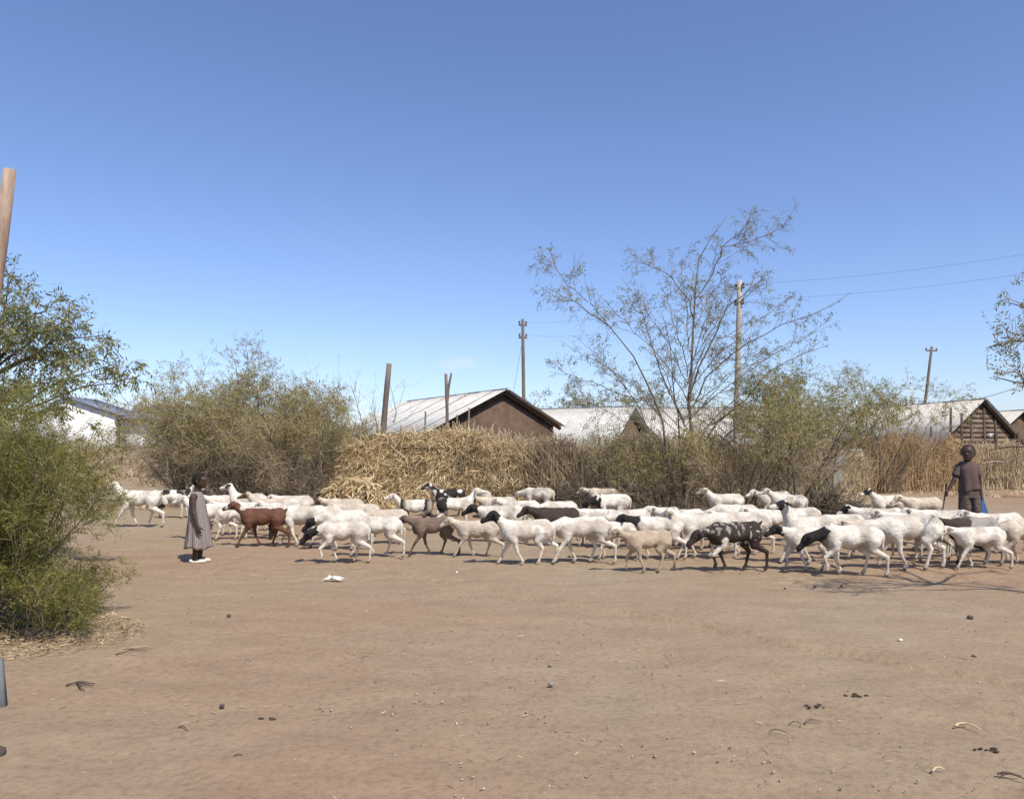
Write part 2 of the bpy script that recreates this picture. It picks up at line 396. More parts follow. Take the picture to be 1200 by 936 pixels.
def sdf_mesh(name, V, F, mat, colour=None):
    mb = MB(); mb.add(V, F); me = mb.mesh(name, mat, True)
    if colour is not None:
        a = me.attributes.new('coat', 'FLOAT_COLOR', 'POINT')
        a.data.foreach_set('color', np.concatenate([colour, np.ones((len(V), 1))], 1).astype(np.float32).ravel())
    return me

# ================================================================== ground
def axis(segs):
    a = []
    for lo, hi, n in segs: a.append(np.linspace(lo, hi, n, endpoint=False))
    return np.concatenate(a + [[segs[-1][1]]])
def build_ground():
    xs = axis([(-900, -60, 8), (-60, -13, 40), (-13, 13, 470), (13, 60, 40), (60, 900, 8)])
    ys = axis([(-60, -2, 10), (-2, 2.2, 12), (2.2, 9, 190), (9, 16, 90), (16, 30, 60), (30, 70, 40), (70, 1500, 12)])
    X, Y = np.meshgrid(xs, ys, indexing='ij')
    Z = gz(X, Y)
    near = 1 - sstep(22, 40, Y)
    Z = Z + near * (.030 * (n2(X * .55, Y * .55, 1) - .5) + .014 * (n2(X * 2.1, Y * 2.1, 2) - .5) + .011 * (n2(X * 5.5, Y * 5.5, 3) - .5))
    herd = sstep(7.5, 9, Y) * (1 - sstep(19, 22, Y))
    Z = Z - herd * .014 * sstep(.62, .78, n2(X * 7.5, Y * 7.5, 7))          # trodden hoof marks
    # shallow ground grooves; the long line stands in for a wire's shadow
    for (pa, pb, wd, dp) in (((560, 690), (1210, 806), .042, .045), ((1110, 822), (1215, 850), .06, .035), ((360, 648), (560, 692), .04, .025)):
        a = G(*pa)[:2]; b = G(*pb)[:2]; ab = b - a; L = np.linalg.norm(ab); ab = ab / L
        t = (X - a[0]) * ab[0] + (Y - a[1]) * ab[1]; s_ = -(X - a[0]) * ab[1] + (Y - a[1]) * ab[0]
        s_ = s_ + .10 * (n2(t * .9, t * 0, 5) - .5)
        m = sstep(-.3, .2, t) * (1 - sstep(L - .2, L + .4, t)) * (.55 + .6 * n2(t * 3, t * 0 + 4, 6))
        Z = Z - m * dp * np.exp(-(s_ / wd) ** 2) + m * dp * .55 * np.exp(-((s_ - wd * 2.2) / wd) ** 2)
    nx, ny = X.shape; idx = np.arange(nx * ny).reshape(nx, ny)
    q = np.stack([idx[:-1, :-1], idx[1:, :-1], idx[1:, 1:], idx[:-1, 1:]], -1)
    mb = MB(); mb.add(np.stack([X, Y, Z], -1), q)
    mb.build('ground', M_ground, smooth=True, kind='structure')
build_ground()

# ================================================================== buildings
def corrug_sheet(W, L, mat, waves=9):
    nu = waves * 6; u = np.linspace(0, W, nu + 1); z = (.018 if mat == M_zincpale else .009) * np.cos(u / W * waves * 2 * math.pi)
    V = []; 
    for v in (0, L): V.append(np.stack([u, np.full_like(u, v), z], -1))
    lo = [a + np.array([0, 0, -.004]) for a in V]
    V = np.concatenate(V + lo); n = nu + 1; i = np.arange(nu)
    q = [np.stack([i, i + 1, i + 1 + n, i + n], -1), np.stack([i + 2 * n, i + 3 * n, i + 1 + 3 * n, i + 1 + 2 * n], -1),
         np.stack([i, i + 2 * n, i + 1 + 2 * n, i + 1], -1), np.stack([i + n, i + 1 + n, i + 1 + 3 * n, i + 3 * n], -1)]
    mb = MB(); mb.add(V, np.concatenate(q)); return mb.mesh('roof_sheet', mat, True)

def house(name, label, apex, axis_, wl, wr, dl, dr, L, wallmat, roofmat, floor=0., planks=False, seed=0, over=.28, sheet_w=.80, gable_rafters=True):
    """gable end at local y=0 facing -y; ridge runs to +y. wl/wr half widths, dl/dr drop to the eaves."""
    rg = np.random.default_rng(seed)
    ax = np.array([axis_[0], axis_[1]]); ax = ax / np.linalg.norm(ax)
    rz = math.atan2(ax[1], ax[0]) - math.pi / 2
    h = apex[2] - floor
    root = empty(name, (apex[0], apex[1], floor), rz); tag(root, label, 'house')
    zl, zr = h - dl, h - dr
    mb = MB(); ins = .03
    sec = lambda y: [[-wl, y, 0], [wr, y, 0], [wr, y, zr - ins - .1], [0, y, h - ins - .1], [-wl, y, zl - ins - .1]]
    V = np.array(sec(0) + sec(L))
    mb.add(V, [[0, 1, 6, 5], [1, 2, 7, 6], [2, 3, 8, 7], [3, 4, 9, 8], [4, 0, 5, 9]], [[0, 2, 1], [0, 3, 2], [0, 4, 3], [5, 6, 7], [5, 7, 8], [5, 8, 9]])
    wall = mb.build('wall', wallmat, root)
    if planks:
        zz = .9; i = 0
        while zz < h - .35:
            hw = .19
            t = zz + hw
            lx = -wl + .06 if t < zl - .2 else -(h - .16 - t) / dl * wl + .04
            rx = wr - .06 if t < zr - .2 else (h - .16 - t) / dr * wr - .04
            if rx - lx > .2:
                cuts = [lx, lx + (rx - lx) * rg.uniform(.4, .6), rx]
                for a, b in zip(cuts[:-1], cuts[1:]):
                    m = MB(); m.box(((a + b) / 2, -.02 - .012 * rg.random(), zz + hw / 2), (b - a - .015, .03, hw - .015 - .02 * rg.random()))
                    m.build('plank', M_plank, wall)
            zz += hw
        for px in (-.55, .02, .5):
            m = MB(); top = h - .35 - abs(px) * dl / wl; m.tube([(px, -.06, .3), (px + .03, -.06, top)], [.045, .04], 7); m.build('post', M_darkwood, wall)
    # roof: ridge cap with the sheets of both slopes
    m = MB(); m.tube([(0, -over, h + .02), (0, L + over, h + .02)], .035, 8)
    roof = m.build('roof', roofmat, root)
    for side, wd, dr_ in ((-1, wl, dl), (1, wr, dr)):
        sl_len = math.hypot(wd, dr_) * (1 + over / wd * .9); an = math.atan2(dr_, wd)
        me = corrug_sheet(sheet_w + .04, sl_len, roofmat)
        n = int(math.ceil((L + 2 * over) / sheet_w))
        for i in range(n):
            o = put('roof_sheet', me, roof)
            # local u along ridge (+y), v down the slope
            c_, s_ = math.cos(an), math.sin(an)
            ex = Vector((0, 1, 0)); ey = Vector((side * c_, 0, -s_)); ez = ex.cross(ey)
            if ez.z < 0: ez = -ez; 
            from mathutils import Matrix
            mat = Matrix((ex, ey, ez)).transposed().to_4x4()
            mat.translation = Vector((side * .02, -over + i * sheet_w, h + .012 * (i % 2) + .01 * rg.random()))
            o.matrix_local = mat
        if gable_rafters:   # dark barge pole under the roof edge
            m = MB(); e = 1 + over / wd * .8
            m.tube([(0, -.08, h - .09), (side * wd * e, -.08, h - .09 - dr_ * e)], .055, 6); m.build('rafter', M_darkwood, root)
    return root

YA = 24.
house('mud_house', 'brown mud gable house with pale grey sheet roof behind the straw fence', P(590, 457, YA), (-.53, .85), 2.5, 1.9, 1.24, .98, 7, M_mud, M_zinc, seed=1)
house('mud_house', 'low grey roofed house with dark gable behind the bare tree', P(737, 477, 28), (-.85, .53), 1.7, 1.9, 1.28, 1.25, 6, M_mud, M_zinc, seed=2)
house('mud_house', 'house with pale sheet roof seen through the branches of the tall tree', P(905, 477, 33), (-.93, .36), 2.1, 2.1, 1.45, 1.45, 9, M_mud, M_zincpale, seed=3)
house('plank_house', 'plank gable house with ribbed pale roof behind the herd boy', P(1150, 468, 31), (-.13, 1), 1.75, 1.7, 1.55, 1.75, 8, M_mud, M_zincpale, planks=True, seed=4)
house('plank_house', 'brown gable house with pale roof beyond the plank house', P(1197, 481, 37), (-.15, 1), 1.5, 1.8, 1.2, 1.5, 7, M_mud, M_zincpale, seed=5)

def white_building():
    root = empty('white_building', (0, 0, 0)); tag(root, 'long white walled building with blue grey roof beyond the dirt rise', 'building')
    Y = 44.; fl = .9
    a = P(40, 490, Y); b = P(76, 466, Y); c = P(134, 485, Y)
    mb = MB()   # gable front, white
    pts = [(a[0], fl), (c[0], fl), (c[0], c[2]), (b[0], b[2]), (a[0], a[2])]
    V = [(x, Y, z) for x, z in pts] + [(x, Y + 3.2, z) for x, z in pts]
    mb.add(V, [[0, 1, 6, 5], [1, 2, 7, 6], [2, 3, 8, 7], [3, 4, 9, 8], [4, 0, 5, 9]], [[0, 2, 1], [0, 3, 2], [0, 4, 3], [5, 6, 7], [5, 7, 8], [5, 8, 9]])
    mb.build('gable_wall', M_white, root)
    for p, q in ((b, c), (b, a)):
        m = MB(); d = np.array([q[0] - p[0], 0, q[2] - p[2]]); L = np.linalg.norm(d); d /= L
        nrm = np.array([-d[2], 0, d[0]]); nrm *= np.sign(nrm[2])
        m.box((p + q) / 2 + nrm * .06 + np.array([0, 1.6, 0]) + d * .15, (L + .4, 3.6, .09), axes=[d, (0, 1, 0), nrm]); m.build('roof', M_blueroof, root)
    # side wing, set further back
    d0 = P(134, 488, Y + .6); e0 = P(185, 492, Y + 3); 
    m = MB(); x0, x1 = P(138.5, 500, Y + .8)[0], P(186, 500, Y + .8)[0]; zt = P(150, 489, Y + .8)[2]
    m.box(((x0 + x1) / 2, Y + 3.8, (fl + zt) / 2), (x1 - x0, 6, zt - fl)); m.build('side_wall', M_white, root)
    m = MB(); y0, y1 = Y + .25, Y + 7; z0, z1 = zt + .05, zt + 1.15; xa = x0 - .45; xb = x1 + .3
    V = np.array([[xa, y0, z0], [xb, y0, z0 - .12], [xb, y1, z1 - .25], [xa, y1, z1]]); V = np.concatenate([V, V - [0, 0, .12]])
    m.add(V, [[0, 1, 2, 3], [7, 6, 5, 4], [0, 4, 5, 1], [1, 5, 6, 2], [2, 6, 7, 3], [3, 7, 4, 0]]); m.build('side_roof', M_blueroof, root)
    m = MB(); xp = P(134.5, 500, Y + .4)[0]; m.box((xp + .05, Y + .45, (fl + c[2]) / 2), (.38, .3, c[2] - fl)); m.build('corner_pillar', M_post, root)
    for k in range(4):
        m = MB(); m.box((x0 + .7 + k * .62, Y + .79, zt - .16), (.5, .06, .16)); m.build('vent_shade', M_darkopen, root)  # solid boards; the shade of openings is put into their dark colour
white_building()

# ================================================================== plants
def resample(pts, K):
    pts = np.asarray(pts, float); d = np.r_[0, np.cumsum(np.linalg.norm(np.diff(pts, axis=0), axis=1))]
    t = np.linspace(0, d[-1], K); return np.stack([np.interp(t, d, pts[:, i]) for i in range(3)], -1)
def grow(rng, Pl, n, t0, t1, L, ang, K, wig=.15, trop=(0, 0, 0), Lv=.4, taper=.5):
    N, Kp, _ = Pl.shape
    t = rng.uniform(t0, t1, (N, n)) * (Kp - 1); i = np.clip(t.astype(int), 0, Kp - 2); f = (t - i)[..., None]
    a = Pl[np.arange(N)[:, None], i]; b = Pl[np.arange(N)[:, None], i + 1]
    base = (a + (b - a) * f).reshape(-1, 3); T = norm(b - a).reshape(-1, 3)
    side = norm(np.cross(T, rng.normal(size=T.shape)))
    th = ang * rng.uniform(.6, 1.3, len(T))[:, None]
    d = T * np.cos(th) + side * np.sin(th)
    tt = (t / (Kp - 1)).reshape(-1)
    ln = L * (1 - taper * tt) * rng.uniform(1 - Lv, 1 + Lv, len(T))
    out_ = np.zeros((len(T), K, 3)); p = base.copy(); out_[:, 0] = p
    for k in range(1, K):
        d = norm(d + rng.normal(size=d.shape) * wig + np.array(trop))
        p = p + d * (ln / (K - 1))[:, None]; out_[:, k] = p
    return out_
def taper_r(N, K, r0, r1): return np.broadcast_to(np.linspace(r0, r1, K), (N, K))
def along(rng, Pl, n, t0=.15, t1=1.):
    N, K, _ = Pl.shape; t = rng.uniform(t0, t1, (N, n)) * (K - 1); i = np.clip(t.astype(int), 0, K - 2); f = (t - i)[..., None]
    a = Pl[np.arange(N)[:, None], i]; b = Pl[np.arange(N)[:, None], i + 1]
    return (a + (b - a) * f).reshape(-1, 3), norm(b - a).reshape(-1, 3)
def fronds(mb, rng, pos, d, L, nl, ll, lw, droop=.3, spread=.9):
    M = len(pos); d = norm(d + rng.normal(size=d.shape) * .55 + np.array([0, 0, -droop])); side = norm(np.cross(d, rng.normal(size=d.shape)))
    L = L * rng.uniform(.6, 1.3, M)[:, None]; base_t = rng.random(M)
    for j in range(nl):
        t = (j + .6) / nl; sg = 1 if j % 2 else -1
        ld = d * .55 + side * sg * spread + rng.normal(size=d.shape) * .22 + np.array([0, 0, -droop * .6])
        mb.leaves(pos + d * L * t, ld, ll * rng.uniform(.7, 1.25, M), lw * rng.uniform(.7, 1.3, M), rng, np.clip(base_t * .7 + rng.random(M) * .3, 0, 1))

def shrub(name, label, cat, base, h, spread, stems, rng, leafmat, n2_=6, n3=5, nf=5, frond=(.10, 4, .05, .012), lean=.5, r0=.022, twigmat=M_twig,
          droop=.25, group=None, low=.12, l2=.5, l3=.28, bare=0., trop2=(0, 0, .05), dead=0):
    root = empty(name, base); tag(root, label, cat, group)
    th = rng.uniform(0, 2 * math.pi, stems); rr = spread * .35 * np.sqrt(rng.random(stems))
    K = 8; p = np.stack([rr * np.cos(th), rr * np.sin(th), np.full(stems, -.04)], -1); S = np.zeros((stems, K, 3)); S[:, 0] = p
    ln = rng.uniform(.05, 1, stems) * lean; az = th + rng.normal(size=stems) * .7
    d = norm(np.stack([np.cos(az) * ln, np.sin(az) * ln, np.ones(stems)], -1)); L = h * rng.uniform(.7, 1.08, stems)
    for k in range(1, K):
        d = norm(d + rng.normal(size=d.shape) * .13 + np.stack([np.cos(az) * ln * .12, np.sin(az) * ln * .12, np.full(stems, -.01)], -1))
        p = p + d * (L / (K - 1))[:, None]; S[:, k] = p
    m = MB(); m.tubes(S, taper_r(stems, K, r0, r0 * .25), 5, tint=rng.random(stems)); m.build('trunk', M_bark, root, True)
    B2 = grow(rng, S, n2_, low, 1, h * l2, .75, 6, .16, trop2)
    B3 = grow(rng, B2, n3, .1, 1, h * l3, .8, 5, .2, (0, 0, -.02))
    tw = MB(); tw.tubes(B2, taper_r(len(B2), 6, r0 * .38, r0 * .14), 3, tint=rng.random(len(B2)))
    tw.tubes(B3, taper_r(len(B3), 5, r0 * .16, r0 * .07), 3, tint=rng.random(len(B3)))
    if dead:   # dead grey-brown twigs in the lower half
        D3 = grow(rng, B2[rng.random(len(B2)) < .9], dead, 0, 1, h * l3 * 1.1, .9, 4, .25, (0, 0, .03)); D3 = D3[D3[:, 0, 2] < h * .62]
        tw.tubes(D3, taper_r(len(D3), 4, r0 * .22, r0 * .10), 3, tint=rng.random(len(D3)) * .6 + .4)
    tw.build('twigs', twigmat, root, kind='stuff')
    lf = MB(); sel = B3
    if bare: 
        keep = rng.random(len(B3)) < np.clip((B3[:, 2, 2] / h - bare) * 4, .12, 1); sel = B3[keep]
    pos, T = along(rng, sel, nf)
    ok = pos[:, 2] > .03; fronds(lf, rng, pos[ok], T[ok], frond[0], frond[1], frond[2], frond[3], droop)
    lf.build('crown', leafmat, root, kind='stuff')
    return root

def traced_tree(name, label, limbs, base, rng, leafmat, trunk_r, n2_, n3, nf, l2, l3, frond, droop=.35, jitter=.5, K=12, t2=.25, twigr=.012, leafy=1., group=None, tp=.5, t1=.93):
    """limbs: lists of 3D points in world space; the first one is the main trunk"""
    root = empty(name, base); tag(root, label, 'tree', group); base = np.array(base)
    m = MB(); S = []
    for pts, r_a, r_b in limbs:
        q = resample(np.array(pts) - base, K); q[1:-1] += rng.normal(size=(K - 2, 3)) * .02; S.append(q)
        m.tube(q, np.linspace(r_a, r_b, K) * trunk_r, 6)
    m.build('trunk', M_bark, root, True)
    S = np.array(S)
    B2 = grow(rng, S, n2_, t2, t1, l2, .7, 7, .14, (0, 0, .03), taper=tp); B3 = grow(rng, B2, n3, .15, 1, l3, .75, 5, .18, (0, 0, -.03))
    tw = MB(); tw.tubes(B2, taper_r(len(B2), 7, twigr, twigr * .35), 3, tint=rng.random(len(B2)) * .5)
    tw.tubes(B3, taper_r(len(B3), 5, twigr * .42, twigr * .2), 3, tint=rng.random(len(B3)) * .6); tw.build('twigs', M_twig, root, kind='stuff')
    lf = MB(); leafy_t = B3[rng.random(len(B3)) < leafy]
    pos, T = along(rng, leafy_t, nf, .2, 1.); fronds(lf, rng, pos, T, *frond, droop)
    pos, T = along(rng, S[:, K // 2:], 4, .3, 1.); fronds(lf, rng, pos, T, *frond, droop)
    lf.build('crown', leafmat, root, kind='stuff')
    return root

def central_tree():
    rng = np.random.default_rng(11); Y = 17.4; b = G(800, 600); Y = b[1]
    def L(pts, dy, ra, rb, y0=0.):
        n = len(pts); return ([P(x, y, Y + y0 + dy * (i / (n - 1)) ** 1.3) for i, (x, y) in enumerate(pts)], ra, rb)
    limbs = [L([(803, 604), (806, 550), (809, 504), (809, 447), (811, 403), (815, 350), (821, 301), (835, 277), (853, 252)], .5, 1, .12),
             L([(815, 350), (835, 321), (847, 289), (872, 269), (882, 244)], -.6, .38, .10, .3),
             L([(847, 289), (880, 284), (905, 272), (929, 263)], -.4, .22, .08, .0),
             L([(797, 604), (786, 560), (776, 490), (758, 447), (738, 411), (713, 382), (689, 354), (685, 326)], -1.0, .8, .10, -.1),
             L([(713, 382), (690, 366), (668, 350), (640, 337)], -.9, .28, .08, -.7),
             L([(689, 354), (665, 335), (650, 310), (643, 290)], -.2, .2, .08, -.9),
             L([(806, 555), (831, 504), (872, 468), (904, 435), (941, 415), (973, 403)], .9, .6, .10, .05),
             L([(809, 460), (823, 419), (839, 390), (851, 362), (880, 338), (904, 317)], -.9, .5, .10, .2),
             L([(810, 480), (828, 440), (847, 423), (880, 399), (920, 378), (965, 362), (998, 342)], -1.3, .45, .08, .15),
             L([(803, 500), (790, 470), (778, 447), (765, 405), (750, 358), (742, 330)], 1.0, .45, .08, .1),
             L([(813, 375), (800, 340), (782, 321), (762, 313), (742, 301), (735, 290)], .9, .32, .08, .35),
             L([(776, 490), (755, 470), (722, 460), (681, 443), (644, 435)], .9, .32, .08, -.1),
             L([(800, 604), (793, 570), (782, 530), (760, 500), (730, 480)], -1.1, .5, .10),
             L([(806, 604), (815, 570), (830, 545), (850, 510), (885, 490), (925, 470)], -1.1, .5, .10),
             L([(808, 540), (835, 490), (870, 462), (915, 450), (955, 438)], -1.2, .4, .08), L([(785, 540), (760, 500), (735, 455), (705, 420), (680, 400)], 1.2, .4, .08), L([(809, 470), (815, 430), (830, 400), (850, 395), (885, 370)], 1.3, .35, .08),
             L([(800, 600), (800, 560), (795, 500), (790, 450), (785, 400), (775, 365)], 1.4, .6, .10)]
    for (tx, ty, sy, dy) in ((655, 398, 505, .8), (668, 462, 540, -.9), (700, 345, 470, -.5), (728, 325, 450, .8), (772, 328, 440, -.9), (798, 305, 410, .7), (862, 305, 400, .8), (893, 330, 430, -.6), (930, 345, 460, .7), (955, 388, 480, -.9), (985, 375, 490, .6), (968, 428, 520, .9), (700, 428, 520, .9), (745, 375, 500, -1.0), (905, 400, 500, 1.1), (840, 345, 450, -1.1)):
        sx = 806 if sy < 500 else 803; limbs.append(L([(sx, sy), (sx + (tx - sx) * .35, sy + (ty - sy) * .45), (sx + (tx - sx) * .72, sy + (ty - sy) * .78), (tx, ty)], dy, .26, .07))
    traced_tree('thorn_tree', 'tall sparse thorn tree with thin dark stems and feathery leaves', limbs, b, rng, M_leaf_grey, .046,
                10, 6, 3, .80, .38, (.17, 6, .062, .018), .6, twigr=.007, leafy=.5, tp=.5, t1=.86, t2=.12)
central_tree()

def left_tree():
    rng = np.random.default_rng(5); base = np.array([-7.0, 9.6, 0.]); base[2] = gz(base[0], base[1])
    j = np.array([-6.75, 9.4, 1.5]); k2 = np.array([-6.3, 9.2, 2.3])
    tips = [((128, 392), 8.6), ((165, 440), 8.6), ((140, 425), 9.0), ((100, 368), 9.2), ((60, 352), 8.4), ((16, 322), 8.8), ((105, 415), 9.6), ((70, 440), 8.2), ((20, 460), 8.6), ((20, 410), 9.0), ((45, 385), 9.2), ((5, 370), 8.4)]
    limbs = [([base, j, k2, P(15, 400, 9.1)], 1, .35)]
    for (t, Y) in tips:
        e = P(*t, Y); s_ = j if t[1] > 415 else k2; mid = s_ * .45 + e * .55 + np.array([0, 0, .16])
        limbs.append(([s_, mid, e], .4, .08))
    traced_tree('thorn_tree', 'leafy green tree with drooping sprays beside the leaning pale pole', limbs, base, rng, M_leaf_left, .05, 7, 4, 3, .46, .24,
                (.19, 9, .072, .019), .8, twigr=.007, t2=.35, K=8, leafy=.8)
left_tree()

def right_tree():
    rng = np.random.default_rng(8); base = np.array([5.9, 7.0, 0.]); j = np.array([5.75, 6.95, 1.6]); k2 = np.array([5.55, 6.85, 2.3])
    tips = [((1156, 408), 6.6), ((1180, 354), 6.6), ((1164, 441), 6.5), ((1188, 392), 7.1), ((1215, 330), 6.6), ((1230, 380), 6.2), ((1250, 420), 7.4)]
    limbs = [([base, j, k2, np.array([5.6, 6.85, 3.2])], 1, .3)]
    for (t, Y) in tips:
        e = P(*t, Y); s_ = j if t[1] > 420 else k2; limbs.append(([s_, s_ * .5 + e * .5 + np.array([0, 0, .12]), e], .35, .06))
    for q in ((7.1, 7.4, 2.9), (6.4, 7.9, 3.3), (6.6, 6.3, 3.0)): limbs.append(([k2, (k2 + q) / 2 + np.array([0, 0, .2]), np.array(q)], .4, .08))
    traced_tree('thorn_tree', 'thorn tree whose thin leafy twigs reach in above the plank houses', limbs, base, rng, M_leaf_grey, .06, 6, 3, 2, .34, .18,
                (.09, 6, .040, .012), .5, twigr=.007, t2=.45, K=8)
right_tree()

# ---- near bushes on the left
rng = np.random.default_rng(21)
for (x, y, h, sp_, st, lab, nf) in ((-4.22, 6.05, 1.84, .80, 38, 'dense feathery green bush with yellow stems rising from straw litter', 6), (-5.35, 7.5, 1.58, .85, 32, 'dense green bush standing behind the foremost feathery bush', 5),
                          (-6.9, 9.2, 1.58, .95, 28, 'green bush below the drooping leafy tree, farther along the path edge', 4)):
    shrub('green_bush', lab, 'bush', (x, y, float(gz(x, y))), h, sp_, st, rng, M_leaf_near, 11, 7, nf, (.085, 7, .030, .0070), .34, .010, M_greentwig, .12, 'green bushes along the path edge', .10, .32, .16, trop2=(0, 0, .34), dead=3, bare=.06)
for (px, py, h, st, lab) in ((70, 728, .50, 14, 'low spreading green bush at the foot of the feathery bush'), (30, 750, .6, 14, 'short yellowish bush among the straw litter')):
    b = G(px, py); b[2] = 0
    shrub('low_bush', lab, 'bush', b, h, .6, st, rng, M_leaf_near, 6, 5, 3, (.085, 7, .030, .0070), .75, .006, M_greentwig, .12, 'low bushes along the path edge', .05, .5, .3, trop2=(0, 0, .1), dead=2)
# ---- big olive thicket on the left of the straw fence
for (px, py, h, sp_, st, lab, dead) in ((222, 588, 3.1, 1.35, 22, 'olive bush at the end of the thicket, nearest the dirt path', 3), (285, 592, 3.45, 1.5, 26, 'tallest olive bush with feathery top behind the brown goat', 6),
                             (345, 594, 3.3, 1.4, 22, 'half dry olive bush full of dead twigs, pale sheeting behind it', 8), (392, 586, 2.6, 1.1, 15, 'thin olive bush beside the straw fence', 6)):
    b = G(px, py); b[2] = gz(b[0], b[1])
    shrub('olive_bush', lab, 'bush', b, h, sp_, st, rng, M_leaf_olive, 10, 9, 5, (.13, 4, .066, .018), .5, .020, M_twig, .1, 'olive bushes of the thicket', .03, .36, .20, bare=.28, dead=dead + 5, trop2=(0, 0, .06))
b = P(440, 525, 24.5); b[2] = gz(b[0], b[1])
shrub('bare_shrub', 'nearly leafless shrub behind the leaning grey post', 'shrub', b, 4.3, .9, 9, rng, M_leaf_grey, 6, 4, 1, (.12, 4, .05, .013), .6, .028, M_twig, .2, None, .2, .4, .25)
b = P(575, 525, 25.6); b[2] = 0
shrub('bare_shrub', 'wispy shoots rising beside the mud house gable', 'shrub', b, 4.0, .6, 4, rng, M_leaf_grey, 3, 3, 2, (.12, 4, .05, .013), .4, .018, M_twig, .4, None, .5, .2, .12)
# ---- right shrubs
for (px, py, h, sp_, st, lab, mat, nf, bare) in ((872, 603, 2.5, 1.0, 9, 'low twiggy bush right beside the tall thorn tree', M_leaf_olive, 3, .35), (925, 602, 2.95, 1.15, 13, 'yellow green bush with bare dark stems behind the patch faced sheep', M_leaf_yel, 4, .42),
                                           (975, 592, 3.25, 1.25, 13, 'yellow green bush leaning towards the plank house', M_leaf_yel, 4, .45), (1035, 578, 3.6, 1.3, 12, 'green topped bush in front of the ribbed pale roof', M_leaf_yel, 4, .5), (770, 598, 1.9, .9, 9, 'low grey twiggy bush left of the tall thorn tree', M_leaf_olive, 1, .3)):
    b = G(px, py); b[2] = gz(b[0], b[1])
    shrub('twiggy_bush', lab, 'bush', b, h, sp_, st, rng, mat, 9, 8, nf + 2, (.13, 4, .068, .020), .6, .022, M_twig, .2, 'twiggy bushes by the brush fence', .12, .40, .22, bare=bare, dead=3, trop2=(0, 0, .05))
# ---- trees far behind the roofs
for i, (px, Y, h, sp_) in enumerate(((650, 52, 5.0, 2.4), (690, 55, 5.3, 2.6), (730, 50, 5.0, 2.4), (775, 56, 5.1, 2.6), (1010, 50, 4.6, 2.4), (1060, 54, 4.6, 2.3))):
    b = P(px, 525, Y); b[2] = gz(b[0], b[1])
    shrub('far_tree', 'dull green tree far behind the grey roofs' if i < 4 else ('dull green tree behind the plank house' if i < 6 else 'dull tree behind the white building'), 'tree', b, h - b[2] * .3, sp_, 9, rng, M_leaf_far, 7, 5, 4, (.28, 3, .17, .06), .7, .06, M_twig, .1, 'trees far behind the roofs', .25, .42, .24)
# ---- dry shrubs on the rise at the left
for (px, Y, h) in ((95, 34, .9), (122, 36, .7), (150, 33, .65), (172, 31, .9), (194, 29, 1.2), (60, 30, 1.0)):
    b = P(px, 525, Y); b[2] = gz(b[0], b[1])
    shrub('dry_shrub', 'dry brown shrub on the dirt rise in front of the white building', 'shrub', b, h, .9, 9, rng, M_brush, 6, 5, 3, (.14, 3, .07, .02), .6, .018, M_twig, .1, 'dry shrubs on the rise', .1, .45, .25)

